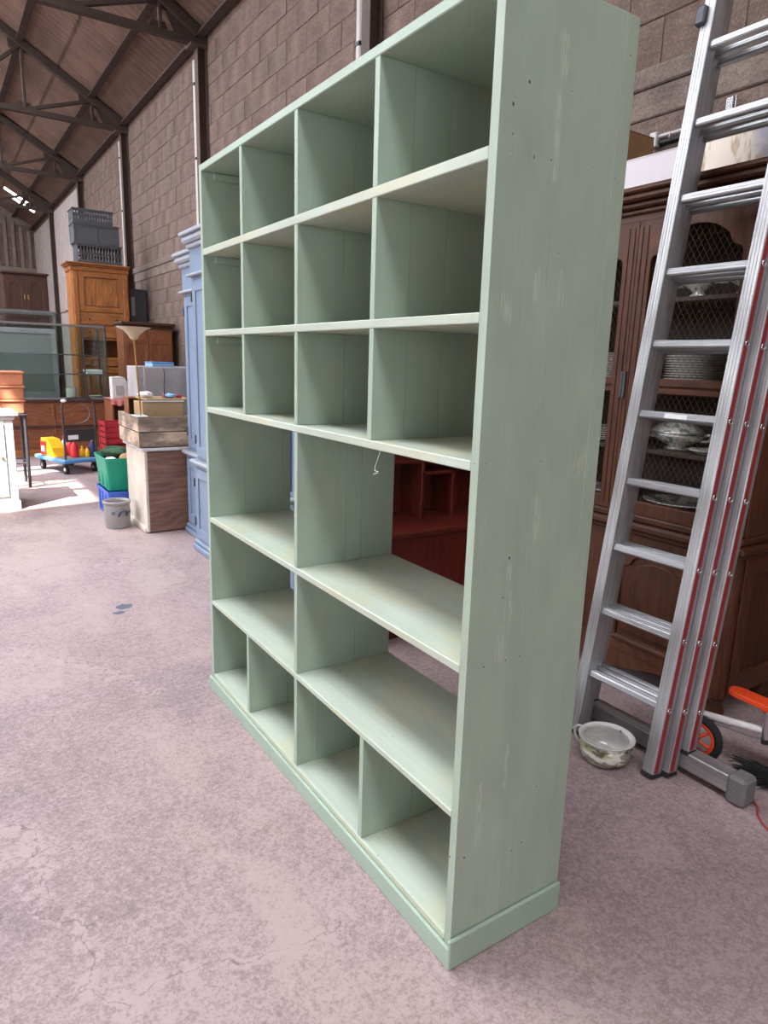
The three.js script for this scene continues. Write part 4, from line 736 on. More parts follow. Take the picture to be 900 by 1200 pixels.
// ------------------------------------------------------------------ chest, crate and the things piled on it
{
  const c = thing('tall_chest', 'tall chest with a brown plywood end and cream side under the wooden crate', 'chest', [-5.45, 0, -0.72]);
  add(c, 'carcass', B(-5.8, -5.12, 0.03, 0.765, -0.94, -0.515, { c: 0.004 }), M.cream);
  add(c, 'plywood_end', B(-5.122, -5.098, 0.012, 0.765, -0.95, -0.535, { c: 0.003, grain: 'z' }), M.plywood);
  add(c, 'plinth_moulding', B(-5.82, -5.13, 0.0, 0.05, -0.94, -0.495, { c: 0.01 }), M.cream);
  add(c, 'corner_strip', B(-5.128, -5.096, 0.012, 0.765, -0.537, -0.512, { c: 0.004 }), M.cream);
  add(c, 'chest_top', B(-5.83, -5.075, 0.765, 0.792, -0.96, -0.49, { c: 0.004 }), M.white);
  const k = thing('wooden_crate', 'old stained wooden slatted crate on top of the chest', 'crate', [-5.46, 0.792, -0.7]);
  const y0 = 0.8, y1 = 1.072, zf = -0.47, zb = -0.94, xf = -5.09, xb = -5.86;
  for (const [a, b] of [[y0, y0 + 0.128], [y0 + 0.138, y1]]) {
    add(k, 'slat', B(xf - 0.016, xf, a, b, zb, zf, { grain: 'z' }), M.crate); add(k, 'slat', B(xb, xb + 0.016, a, b, zb, zf, { grain: 'z' }), M.crate);
    add(k, 'slat', B(xb + 0.017, xf - 0.017, a, b, zf - 0.016, zf, { grain: 'x' }), M.crate); add(k, 'slat', B(xb + 0.017, xf - 0.017, a, b, zb, zb + 0.016, { grain: 'x' }), M.crate);
  }
  add(k, 'base_board', B(xb + 0.01, xf - 0.01, 0.793, 0.803, zb + 0.01, zf - 0.01), M.crateDark);
  for (const [x, z] of [[xf - 0.035, zf - 0.035], [xf - 0.035, zb + 0.035], [xb + 0.035, zf - 0.035], [xb + 0.035, zb + 0.035]]) add(k, 'corner_post', B(x - 0.018, x + 0.018, 0.803, y1 - 0.01, z - 0.018, z + 0.018), M.crateDark);
  const tb = thing('drawer_box', 'tan wooden drawer tilted forward in the crate', 'drawer', [-5.4, 0.803, -0.74]);
  add(tb, 'drawer_front', B(-5.262, -5.245, 1.03, 1.2, -0.925, -0.55, { grain: 'z' }).rotateZ(0), M.tan);
  add(tb, 'drawer_body', B(-5.6, -5.262, 0.804, 1.19, -0.92, -0.56), M.tan); add(tb, 'rim', B(-5.26, -5.235, 1.193, 1.205, -0.93, -0.545), M.white);
  const tr = thing('cluttered_tray', 'flat wooden tray of small oddments on the drawer', 'tray', [-5.45, 1.206, -0.78]);
  add(tr, 'tray_base', B(-5.68, -5.25, 1.206, 1.222, -1.02, -0.59), M.tan);
  const oddments = [['crumpled_cloth', 'crumpled white cloth at the tray edge beside the lamp pole', 'cloth', blob(0.05, 0.5, 22, 5, 1.5, 0.55, 1.2).translate(-5.42, 1.256, -0.63), M.paper, []], ['small_bottle', 'tiny red and white bottle lying on the tray', 'bottle', lathe([[0, 0], [0.012, 0], [0.012, 0.03], [0.005, 0.04], [0.005, 0.05], [0, 0.05]], 14).translate(-5.36, 1.222, -0.775), M.pinkCloth], ['paper_bundle', 'pale blue crumpled paper among the tray oddments', 'paper', blob(0.04, 0.6, 28, 8, 1.4, 0.5, 1.2).translate(-5.38, 1.242, -0.84), M.bluePaper], ['small_tin', 'little dark red tin at the end of the tray', 'tin', B(-5.42, -5.36, 1.222, 1.25, -0.95, -0.9, { c: 0.006 }), M.redCrate]];
  for (const [n, l, cat, g, m] of oddments) { g.computeBoundingBox(); const b = g.boundingBox, o = thing(n, l, cat, [(b.min.x + b.max.x) / 2, b.min.y, (b.min.z + b.max.z) / 2]); add(o, 'body', g, m); }
  const bs = thing('open_box', 'small dark open wooden box standing in the crate', 'box', [-5.72, 0.803, -0.63]);
  add(bs, 'frame', merge([B(-5.82, -5.64, 0.804, 1.21, -0.7, -0.69), B(-5.82, -5.64, 0.804, 1.21, -0.53, -0.52), B(-5.82, -5.64, 1.2, 1.215, -0.7, -0.52), B(-5.82, -5.81, 0.804, 1.21, -0.69, -0.53)]), M.oak);
  const pp = thing('leaflet', 'folded blue and white leaflet on the crate rim', 'leaflet', [-5.2, 1.072, -0.52]);
  add(pp, 'sheet', B(-5.3, -5.1, 1.073, 1.079, -0.56, -0.462, { c: 0.001 }), M.paper); add(pp, 'print', B(-5.28, -5.13, 1.079, 1.0803, -0.545, -0.475, { c: 0.0003 }), M.bluePaper);
  const gp = thing('grey_cabinet', 'flat grey metal cabinet behind the crate with a blue box on it', 'cabinet', [-6.2, 0, -0.97]);
  add(gp, 'cabinet_body', B(-6.42, -6.0, 0.0, 1.5, -1.3, -0.7, { c: 0.006 }), M.grey); add(gp, 'door', B(-6.004, -5.985, 0.08, 1.49, -1.29, -0.765, { c: 0.003 }), M.grey); add(gp, 'wire', tube([[-5.98, 1.49, -0.96], [-5.978, 1.4, -0.965], [-5.978, 1.3, -0.955], [-5.978, 1.2, -0.965]], 0.003, 24, 6), M.black);
  const bb = thing('blue_carton', 'flat blue carton lying on the grey metal cabinet', 'carton', [-6.2, 1.5, -0.98]);
  add(bb, 'carton_body', B(-6.3, -6.02, 1.501, 1.535, -1.08, -0.86), M.bluePaper); add(bb, 'carton_lid', B(-6.305, -6.015, 1.535, 1.545, -1.085, -0.855), M.trolley);
  const lp = thing('torchiere_lamp', 'brass torchiere lamp with a wide glass bowl standing in the crate', 'lamp', [-5.2, 0.803, -0.535]);
  const top = [-5.2, 1.745, -0.495];
  add(lp, 'base', lathe([[0, 0], [0.026, 0], [0.026, 0.01], [0.012, 0.02], [0, 0.02]], 20), M.brass, { local: true });
  add(lp, 'pole', rod([-5.2, 0.815, -0.535], top, 0.0075, 12), M.brass);
  add(lp, 'shade', lathe([[0.016, -0.005], [0.03, 0.0], [0.05, 0.035], [0.09, 0.075], [0.145, 0.098], [0.147, 0.102], [0.088, 0.08], [0.046, 0.04], [0.024, 0.008]], 40).translate(...top), M.shadeGlass);
  add(lp, 'cup', lathe([[0, -0.012], [0.02, -0.008], [0.026, 0.012], [0, 0.014]], 18).translate(...top), M.brass);
}
{
  const j = thing('stoneware_crock', 'grey stoneware crock with a dark arched handle in front of the bins', 'crock', [-5.5, 0, -0.335]);
  add(j, 'body', lathe([[0, 0], [0.105, 0], [0.112, 0.008], [0.118, 0.12], [0.117, 0.215], [0.113, 0.226], [0.125, 0.234], [0.127, 0.252], [0.12, 0.26], [0.108, 0.256], [0.104, 0.23], [0.104, 0.02], [0, 0.015]], 40), M.stoneware, { local: true });
  for (const a of [0.25, 0.25 + Math.PI]) { const P = (da, y, r) => [Math.cos(a + da) * r, y, -Math.sin(a + da) * r]; add(j, 'handle', tube([P(-0.35, 0.125, 0.116), P(-0.25, 0.165, 0.132), P(0, 0.182, 0.142), P(0.25, 0.165, 0.132), P(0.35, 0.125, 0.116)], 0.012, 24, 10), M.cobalt, { local: true }); }
  for (const a of [-0.5, 0.95]) { const P = (da, y) => [Math.cos(a + da) * 0.1185, y, -Math.sin(a + da) * 0.1185]; add(j, 'brush_mark', tube([P(-0.12, 0.14), P(-0.04, 0.165), P(0.05, 0.14), P(0.13, 0.17)], 0.004, 20, 6), M.cobalt, { local: true }); }
}
function binGeo(x0, x1, y0, y1, z0, z1, tw, lip) {       // open tapered tub with a lip
  const m = (a, b, s) => (a + b) / 2 + (s ? (b - a) / 2 : -(b - a) / 2);
  const ring = (y, k) => { const cx = (x0 + x1) / 2, cz = (z0 + z1) / 2, hx = (x1 - x0) / 2 * k, hz = (z1 - z0) / 2 * k, r = 0.03, P = []; for (const [sx, sz, a0] of [[1, 1, 0], [-1, 1, 1], [-1, -1, 2], [1, -1, 3]]) for (let i = 0; i <= 3; i++) { const a = (a0 + i / 3) * Math.PI / 2; P.push([cx + sx * (hx - r) + r * Math.cos(a), y, cz + sz * (hz - r) + r * Math.sin(a)]); } return P; };
  const rows = [ring(y0, 0.02), ring(y0, tw), ring(y1 - 0.03, 0.985), ring(y1 - 0.03, 0.985 + lip), ring(y1, 1 + lip), ring(y1, 0.965), ring(y0 + 0.012, tw - 0.03), ring(y0 + 0.012, 0.02)], n = 16, P = [], I = [], U = [];
  rows.forEach((r, j) => r.forEach((p, i) => { P.push(...p); U.push(i / n, j / 7); }));
  for (let j = 0; j + 1 < rows.length; j++) for (let i = 0; i < n; i++) { const a = j * n + i, b = j * n + (i + 1) % n; I.push(a, a + n, b, b, a + n, b + n); }
  const g = new THREE.BufferGeometry(); g.setAttribute('position', new THREE.Float32BufferAttribute(P, 3)); g.setAttribute('uv', new THREE.Float32BufferAttribute(U, 2)); g.setIndex(I); const q = g.toNonIndexed(); q.computeVertexNormals(); return q;
}
{
  const b = thing('blue_crate', 'blue plastic crate on the floor under the green tub', 'crate', [-6.1, 0, -0.5]);
  add(b, 'tub', binGeo(-6.45, -5.86, 0, 0.268, -0.685, -0.335, 0.92, 0.02), M.blueCrate);
  for (const x of [-6.3, -6.15, -6.0]) add(b, 'rib', B(x - 0.008, x + 0.008, 0.03, 0.235, -0.342, -0.33), M.blueCrate);
  const g = thing('green_tub', 'bright green plastic tub of odds and ends beside the chest', 'tub', [-6.1, 0.27, -0.5]);
  add(g, 'tub', binGeo(-6.44, -5.88, 0.27, 0.6, -0.69, -0.33, 0.84, 0.03), M.green);
  for (const x of [-6.35, -6.16, -5.97]) add(g, 'rib', B(x - 0.008, x + 0.008, 0.3, 0.565, -0.362, -0.342), M.green);
  const n = thing('green_net_bag', 'dark green netting heaped behind the green tub rim', 'net', [-6.3, 0.55, -0.52]);
  add(n, 'bundle', blob(0.14, 0.35, 11, 41, 1.05, 0.5, 1.2).translate(-6.28, 0.6, -0.52), M.leaf);
  const p = thing('paper_ball', 'crumpled white paper in the green tub', 'paper', [-5.98, 0.53, -0.44]);
  add(p, 'paper', blob(0.05, 0.6, 20, 43, 1, 0.9, 1).translate(-5.99, 0.56, -0.405), M.paper);
  const q = thing('brown_bag', 'tan paper bag slumped in the green tub against the chest', 'bag', [-5.98, 0.5, -0.58]);
  add(q, 'bag', blob(0.09, 0.3, 12, 44, 1, 0.95, 1).translate(-5.99, 0.55, -0.57), M.cardboard);
}

// ------------------------------------------------------------------ white cabinet in the sun, orange boxes on their stand
{
  const c = thing('white_cabinet', 'low white painted cabinet standing in the patch of sun', 'cabinet', [-7.05, 0, 0.75]);
  add(c, 'carcass', B(-7.35, -6.72, 0.06, 0.93, 0.375, 1.2, { c: 0.006 }), M.white); add(c, 'plinth', B(-7.34, -6.7, 0, 0.09, 0.36, 1.2, { c: 0.008 }), M.white);
  add(c, 'neck_moulding', B(-7.37, -6.7, 0.93, 0.965, 0.355, 1.21, { c: 0.01 }), M.white); add(c, 'cabinet_top', B(-7.4, -6.68, 0.965, 1.0, 0.32, 1.22, { c: 0.012 }), M.white);
  add(c, 'door', B(-6.722, -6.705, 0.14, 0.9, 0.46, 1.12, { c: 0.005 }), M.white); add(c, 'knob', new THREE.SphereGeometry(0.014, 12, 10).translate(-6.695, 0.55, 0.5), M.brass);
  const o = thing('china_bowl', 'white bowl upside down on the white cabinet top', 'bowl', [-6.9, 1.0, 0.56]);
  add(o, 'bowl', lathe([[0.11, 0], [0.114, 0.006], [0.1, 0.05], [0.06, 0.085], [0.03, 0.092], [0.03, 0.1], [0, 0.1]], 30), M.chinaPlain, { local: true });
  const s = thing('metal_stand', 'thin grey metal stand carrying the orange boxes', 'stand', [-8.2, 0, 0.35]);
  for (const [x, z] of [[-7.98, 0.14], [-7.98, 0.58], [-8.42, 0.14], [-8.42, 0.58]]) add(s, 'leg', rod([x, 0, z], [x, 0.87, z], 0.018, 12), M.iron);
  add(s, 'stand_top', B(-8.46, -7.94, 0.87, 0.888, 0.1, 0.62), M.iron); for (const y of [0.3]) add(s, 'stretcher', merge([rod([-7.98, y, 0.14], [-7.98, y, 0.58], 0.01), rod([-8.42, y, 0.14], [-8.42, y, 0.58], 0.01), rod([-7.98, y, 0.14], [-8.42, y, 0.14], 0.01)]), M.iron);
  ['lowest', 'middle', 'topmost'].forEach((n, k) => {
    const y = 0.889 + k * 0.164, b = thing('orange_box', `${n} of the three stacked orange boxes in the sun`, 'box', [-8.2, y, 0.35]);
    add(b, 'box_body', B(-8.4, -8.0, y, y + 0.14, 0.13 - 0.005 * k, 0.6, { c: 0.012 }), M.peach); add(b, 'rim', B(-8.415, -7.985, y + 0.138, y + 0.163, 0.115 - 0.005 * k, 0.61, { c: 0.008 }), M.peach);
  });
}

// ------------------------------------------------------------------ blue platform trolley with toys
{
  const t = thing('platform_trolley', 'blue platform trolley with a folded grey push handle', 'trolley', [-9.2, 0, -0.48]);
  t.rotation.y = Math.atan2(0.26, 0.81) * 1; // long axis runs away to the display case
  const l = { local: true };
  add(t, 'platform', B(-0.43, 0.43, 0.15, 0.205, -0.27, 0.27, { c: 0.014 }), M.trolley, l); add(t, 'mat', B(-0.4, 0.4, 0.203, 0.209, -0.24, 0.24), M.greyPlastic, l);
  for (const [x, z] of [[-0.33, -0.2], [-0.33, 0.2], [0.33, -0.2], [0.33, 0.2]]) { const w = add(t, 'wheel', new THREE.CylinderGeometry(0.062, 0.062, 0.035, 20).rotateX(Math.PI / 2).translate(x, 0.062, z), M.rubber, l); add(w, 'hub', new THREE.CylinderGeometry(0.028, 0.028, 0.04, 14).rotateX(Math.PI / 2).translate(x, 0.062, z), M.chrome, l); add(t, 'caster_fork', B(x - 0.03, x + 0.03, 0.12, 0.152, z - 0.03, z + 0.03), M.iron, l); }
  add(t, 'handle', merge([tube([[0.38, 0.2, -0.22], [0.385, 0.6, -0.22], [0.385, 0.92, -0.22], [0.385, 1.0, -0.19], [0.385, 1.02, -0.1], [0.385, 1.02, 0.1], [0.385, 1.0, 0.19], [0.385, 0.92, 0.22], [0.385, 0.6, 0.22], [0.38, 0.2, 0.22]], 0.014, 90, 10)]), M.iron, l);
  add(t, 'cross_tube', rod([0.385, 0.62, -0.22], [0.385, 0.62, 0.22], 0.01), M.iron, l);
  add(t, 'handle_plate', B(0.378, 0.39, 0.44, 0.6, -0.2, 0.2), M.iron, l); add(t, 'plate_label', B(0.39, 0.392, 0.47, 0.53, 0.03, 0.17, { c: 0.0005 }), M.paper, { ...l, label: 'small white label' });
  add(t, 'white_tie', new THREE.SphereGeometry(0.03, 12, 8).scale(1, 0.7, 1.3).translate(0.39, 0.99, 0.2), M.paper, l);
  add(t, 'cord', tube([[0.39, 0.95, -0.05], [0.4, 0.9, -0.12], [0.4, 0.78, -0.14], [0.4, 0.7, -0.06], [0.4, 0.68, 0.06]], 0.008, 30, 6), M.greyPlastic, l);
  // what lies on it, placed by the platform's own axes
  const on = (x, z) => { const v = new THREE.Vector3(x, 0.209, z).applyAxisAngle(new THREE.Vector3(0, 1, 0), t.rotation.y).add(t.position); return [v.x, v.y, v.z]; };
  const y1 = thing('toy_house', 'yellow and red plastic toy on the trolley edge', 'toy', on(-0.08, 0.16)); y1.rotation.y = t.rotation.y;
  const hs = new THREE.Shape([new THREE.Vector2(-0.16, 0), new THREE.Vector2(0.16, 0), new THREE.Vector2(0.13, 0.1), new THREE.Vector2(0.02, 0.21), new THREE.Vector2(-0.15, 0.22)]);
  add(y1, 'body', new THREE.ExtrudeGeometry(hs, { depth: 0.16, bevelEnabled: true, bevelSize: 0.012, bevelThickness: 0.012, bevelSegments: 2 }).translate(0, 0.012, -0.08), M.yellow, l); add(y1, 'front_panel', B(-0.15, 0.0, 0.015, 0.2, 0.092, 0.105, { c: 0.008 }), M.toyRed, l); add(y1, 'window', B(-0.12, -0.03, 0.06, 0.14, 0.104, 0.109), M.paper, l);
  const bottle = (n, lab, cat, x, z, m, cap, k = 1) => { const o = thing(n, lab, cat, on(x, z)); add(o, 'bottle_body', lathe([[0, 0], [0.045 * k, 0], [0.05 * k, 0.01], [0.05 * k, 0.13 * k], [0.03 * k, 0.17 * k], [0.016 * k, 0.185 * k], [0.016 * k, 0.2 * k], [0, 0.2 * k]], 20), m, l); add(o, 'cap', new THREE.CylinderGeometry(0.02 * k, 0.02 * k, 0.035 * k, 14).translate(0, 0.215 * k, 0), cap, l); return o; };
  bottle('plastic_bottle', 'white and red plastic bottle behind the yellow toy', 'bottle', -0.12, -0.02, M.paper, M.toyRed, 1.1); bottle('plastic_bottle', 'plain red plastic bottle in the middle of the trolley', 'bottle', 0.04, -0.02, M.toyRed, M.toyRed, 1.05); bottle('plastic_bottle', 'red plastic bottle nearest the trolley handle', 'bottle', 0.24, 0.02, M.toyRed, M.toyRed, 1.1);
  bottle('yellow_jar', 'small yellow jar beside the red bottles on the trolley', 'jar', 0.22, -0.1, M.yellow, M.yellow, 0.62); bottle('yellow_jar', 'small yellow jar next to the navy bottle', 'jar', 0.3, -0.13, M.yellow, M.brass, 0.62);
  bottle('navy_bottle', 'navy blue bottle with white cap at the trolley corner', 'bottle', 0.3, -0.21, M.navy, M.paper, 1.1);
}

// ------------------------------------------------------------------ far left: display cases, armoires, crates
{
  const t = thing('display_case', 'long glass display case on a panelled brown wooden base', 'display case', [-11.1, 0, 0.4]);
  const xf = -10.78, xb = -11.4, z0 = -1.4, z1 = 2.2, yb = 0.885, yt = 2.045;
  add(t, 'base_cabinet', B(xb, xf - 0.02, 0, 0.84, z0 + 0.02, z1, { grain: 'z' }), M.oak);
  add(t, 'base_top', B(xb, xf, 0.84, yb, z0, z1, { c: 0.006, grain: 'z' }), M.darkwood);
  for (const z of [z0 + 0.04, -0.55, 0.25, 1.2]) add(t, 'base_post', B(xf - 0.022, xf - 0.004, 0.06, 0.82, z - 0.02, z + 0.03, { grain: 'y' }), M.oak);
  add(t, 'base_rail', B(xf - 0.022, xf, 0.44, 0.48, z0 + 0.04, z1, { grain: 'z' }), M.darkwood); add(t, 'base_skirting', B(xf - 0.024, xf + 0.004, 0, 0.1, z0, z1, { grain: 'z' }), M.pine);
  for (const [x, z] of [[xf - 0.012, z0 + 0.012], [xb + 0.012, z0 + 0.012], [xf - 0.012, 0.4], [xf - 0.012, z1], [xb + 0.012, z1], [xf - 0.012, -1.05]]) add(t, 'frame_post', B(x - 0.01, x + 0.01, yb, yt, z - 0.01, z + 0.01), M.iron);
  for (const y of [yb + 0.01, yt - 0.015]) { add(t, 'frame_rail', B(xf - 0.024, xf, y - 0.012, y + 0.02, z0, z1), M.greyPlastic); add(t, 'frame_rail', B(xb, xf, y - 0.012, y + 0.02, z0, z0 + 0.024), M.greyPlastic); }
  for (const y of [1.28, 1.58]) { add(t, 'glass_shelf', B(xb + 0.03, xf - 0.03, y, y + 0.008, z0 + 0.03, z1 - 0.03), M.glass); add(t, 'shelf_strip', B(xf - 0.03, xf - 0.02, y - 0.006, y + 0.012, z0 + 0.02, z1), M.chrome); }
  const pane = (w, h, ry, p) => { const g = new THREE.PlaneGeometry(w, h); g.rotateY(ry); g.translate(...p); add(t, 'glass_pane', g, M.glass); };
  pane(0.4 - z0, yt - yb, Math.PI / 2, [xf - 0.008, (yt + yb) / 2, (z0 + 0.4) / 2]); pane(z1 - 0.4, yt - yb, Math.PI / 2, [xf - 0.008, (yt + yb) / 2, (z1 + 0.4) / 2]); pane(xf - xb, yt - yb, 0, [(xf + xb) / 2, (yt + yb) / 2, z0 + 0.008]); pane(z1 - z0, yt - yb, Math.PI / 2, [xb + 0.008, (yt + yb) / 2, (z0 + z1) / 2]);
  const vs = thing('white_pot', 'small white pot inside the glass display case', 'pot', [-11.05, yb, -0.87]);
  add(vs, 'pot', lathe([[0, 0], [0.07, 0], [0.08, 0.02], [0.085, 0.16], [0.075, 0.175], [0.065, 0.16], [0, 0.02]], 24), M.chinaPlain, { local: true });
  const bk = thing('paper_stack', 'stack of white papers on a display case shelf', 'papers', [-11.0, 1.29, -1.23]);
  for (let k = 0; k < 3; k++) add(bk, 'sheet_bundle', B(-11.15, -10.85, 1.29 + k * 0.022, 1.31 + k * 0.022, -1.33, -1.1 + 0.01 * k), M.paper);
  const db = thing('white_dish', 'low white dish at the end of the display case floor', 'dish', [-11.0, yb, -1.22]);
  add(db, 'dish', lathe([[0, 0], [0.06, 0], [0.11, 0.05], [0.105, 0.055], [0.05, 0.012], [0, 0.012]], 24), M.chinaPlain, { local: true });
  // grey panel at the back, its colour stands in for reflections in the glass
  const mr = thing('reflection_panel', 'grey framed panel put in for reflections inside the display case', 'panel', [-11.25, yb, -0.2]);
  add(mr, 'frame', merge([B(-11.32, -11.28, yb, 1.98, -0.73, -0.66), B(-11.32, -11.28, yb, 1.98, 0.32, 0.39), B(-11.32, -11.28, 1.9, 1.98, -0.66, 0.32), B(-11.32, -11.28, yb, yb + 0.1, -0.66, 0.32)]), M.grey);
  add(mr, 'pane', B(-11.31, -11.295, yb + 0.1, 1.9, -0.66, 0.32), std({ color: C('#8a8a86'), roughness: 0.15 }));
  const v = thing('tall_showcase', 'second glass showcase rising behind the display case', 'display case', [-12.1, 0, 0.3]);
  add(v, 'base_cabinet', B(-12.4, -11.8, 0, 1.2, -0.84, 1.6), M.darkwood);
  for (const [x, z] of [[-11.81, -0.83], [-12.39, -0.83], [-11.81, 0.1], [-11.81, 1.59], [-12.39, 1.59]]) add(v, 'frame_post', B(x - 0.012, x + 0.012, 1.2, 2.26, z - 0.012, z + 0.012), M.iron);
  add(v, 'top_frame', merge([B(-12.4, -11.8, 2.24, 2.28, -0.85, -0.82), B(-11.83, -11.8, 2.24, 2.28, -0.82, 1.6), B(-12.4, -12.37, 2.24, 2.28, -0.82, 1.6)]), M.greyPlastic);
  for (const [w, ry, p] of [[2.4, Math.PI / 2, [-11.806, 1.72, 0.38]], [0.58, 0, [-12.1, 1.72, -0.835]]]) add(v, 'glass_pane', new THREE.PlaneGeometry(w, 1.04).rotateY(ry).translate(...p), M.glass);
}
{
  // orange pine armoire, tall, facing us
  const t = thing('pine_armoire', 'tall orange pine armoire carrying the stack of grey crates', 'armoire', [-12.9, 0, -1.72]);
  const xf = -12.6, xb = -13.15, z0 = -2.22, z1 = -1.24, H = 3.2;
  add(t, 'carcass', merge([B(xb, xf - 0.02, 0, 1.55, z0, z1, { grain: 'y' }), B(xb, xf - 0.02, 1.86, H - 0.12, z0, z1, { grain: 'y' }), B(xb, xb + 0.03, 1.55, 1.86, z0, z1), B(xb, xf - 0.02, 1.55, 1.86, z1 - 0.03, z1), B(xb, xf - 0.02, 1.55, 1.86, z0, z0 + 0.03)]), M.pine);
  for (const z of [z1 - 0.06, z0 + 0.06]) add(t, 'pilaster', B(xf - 0.03, xf + 0.01, 0, H - 0.14, z - 0.045, z + 0.045, { grain: 'y', c: 0.008 }), M.pine);
  const door = (y0, y1, n) => { const d = add(t, n, merge([B(xf - 0.022, xf, y0, y1, z0 + 0.11, z0 + 0.2, { grain: 'y' }), B(xf - 0.022, xf, y0, y1, z1 - 0.2, z1 - 0.11, { grain: 'y' }), B(xf - 0.022, xf, y0, y0 + 0.1, z0 + 0.2, z1 - 0.2, { grain: 'z' }), B(xf - 0.022, xf, y1 - 0.09, y1, z0 + 0.2, z1 - 0.2, { grain: 'z' })]), M.pine); add(d, 'door_panel', B(xf - 0.02, xf - 0.01, y0 + 0.1, y1 - 0.09, z0 + 0.2, z1 - 0.2, { grain: 'y' }), M.pine); add(d, 'moulding', merge([B(xf - 0.012, xf + 0.003, y0 + 0.1, y0 + 0.115, z0 + 0.2, z1 - 0.2), B(xf - 0.012, xf + 0.003, y1 - 0.105, y1 - 0.09, z0 + 0.2, z1 - 0.2), B(xf - 0.012, xf + 0.003, y0 + 0.115, y1 - 0.105, z0 + 0.2, z0 + 0.212), B(xf - 0.012, xf + 0.003, y0 + 0.115, y1 - 0.105, z1 - 0.212, z1 - 0.2)]), M.oak); };
  door(2.36, 3.06, 'upper_door'); door(0.2, 1.36, 'lower_door');
  for (const [a, b] of [[2.13, 2.34], [1.9, 2.11], [1.39, 1.53]]) { const d = add(t, 'drawer', B(xf - 0.02, xf, a, b, z0 + 0.11, z1 - 0.11, { grain: 'z', c: 0.006 }), M.pine); for (const z of [-1.5, -1.96]) add(d, 'knob', new THREE.SphereGeometry(0.018, 10, 8).translate(xf + 0.012, (a + b) / 2, z), M.oak); }
  add(t, 'cornice', merge([B(xb, xf + 0.02, H - 0.14, H - 0.06, z0 - 0.01, z1 + 0.02, { grain: 'z', c: 0.01 }), B(xb, xf + 0.08, H - 0.03, H, z0 - 0.03, z1 + 0.09, { grain: 'z', c: 0.01 }), B(xb, xf + 0.05, H - 0.06, H - 0.03, z0 - 0.02, z1 + 0.05, { grain: 'z', c: 0.012 })]), M.pine);
  // three plastic crates on top
  const crate = (lab, y0, y1, za, zb, kind) => {
    const x0 = -13.05, x1 = -12.62, c = thing('grey_crate', lab, 'crate', [(x0 + x1) / 2, y0, (za + zb) / 2]);
    add(c, 'crate_floor', B(x0, x1, y0, y0 + 0.02, za, zb), M.greyCrate);
    const h = y1 - y0;
    for (const [a, b, cc, d, nm] of [[x1 - 0.02, x1, za, zb, 'front'], [x0, x0 + 0.02, za, zb, 'back'], [x0 + 0.02, x1 - 0.02, za, za + 0.02, 'end'], [x0 + 0.02, x1 - 0.02, zb - 0.02, zb, 'end']]) {
      const alongZ = nm !== 'end', wl = [B(a, b, y1 - 0.05, y1, cc, d), B(a, b, y0 + 0.02, y0 + 0.06, cc, d)];
      if (kind === 'slot') { const n = alongZ ? 14 : 8; for (let k = 0; k <= n; k++) { const f = k / n; wl.push(alongZ ? B(a, b, y0 + 0.06, y1 - 0.05, lerp(cc, d - 0.02, f), lerp(cc, d - 0.02, f) + 0.02) : B(lerp(a, b - 0.02, f), lerp(a, b - 0.02, f) + 0.02, y0 + 0.06, y1 - 0.05, cc, d)); } wl.push(B(a, b, y0 + h * 0.5 - 0.012, y0 + h * 0.5 + 0.012, cc, d)); }
      else { wl.push(alongZ ? B(a + 0.008, b - 0.008, y0 + 0.06, y1 - 0.05, cc, d) : B(a, b, y0 + 0.06, y1 - 0.05, cc + 0.008, d - 0.008)); const n = alongZ ? 2 : 1; for (let k = 0; k <= n; k++) { const f = k / n; wl.push(alongZ ? B(a, b, y0 + 0.06, y1 - 0.05, lerp(cc, d - 0.03, f), lerp(cc, d - 0.03, f) + 0.03) : B(lerp(a, b - 0.03, f), lerp(a, b - 0.03, f) + 0.03, y0 + 0.06, y1 - 0.05, cc, d)); } }
      add(c, 'crate_wall', merge(wl), M.greyCrate);
    }
    add(c, 'rim', merge([B(x0 - 0.015, x1 + 0.015, y1 - 0.02, y1, za - 0.015, za + 0.012), B(x0 - 0.015, x1 + 0.015, y1 - 0.02, y1, zb - 0.012, zb + 0.015), B(x1 - 0.012, x1 + 0.015, y1 - 0.02, y1, za, zb), B(x0 - 0.015, x0 + 0.012, y1 - 0.02, y1, za, zb)]), M.greyCrate);
  };
  crate('lowest grey plastic crate with a slotted wall on the pine armoire', 3.201, 3.54, -2.13, -1.37, 'slot');
  crate('middle grey plastic crate with solid panels in the stack of three', 3.542, 3.88, -2.1, -1.33, 'solid');
  crate('topmost grey plastic crate under the roof', 3.882, 4.12, -2.0, -1.33, 'slot');
  const g = thing('dark_metal_locker', 'dark grey metal locker between the pine armoire and the wall', 'locker', [-13.1, 0, -2.45]);
  add(g, 'locker_body', B(-13.4, -12.95, 0, 2.85, -2.63, -2.3), M.greyCrate); add(g, 'door', B(-12.952, -12.935, 0.08, 2.8, -2.62, -2.31), M.greyCrate); add(g, 'notice', B(-12.935, -12.93, 2.35, 2.7, -2.4, -2.33), M.grey);
}
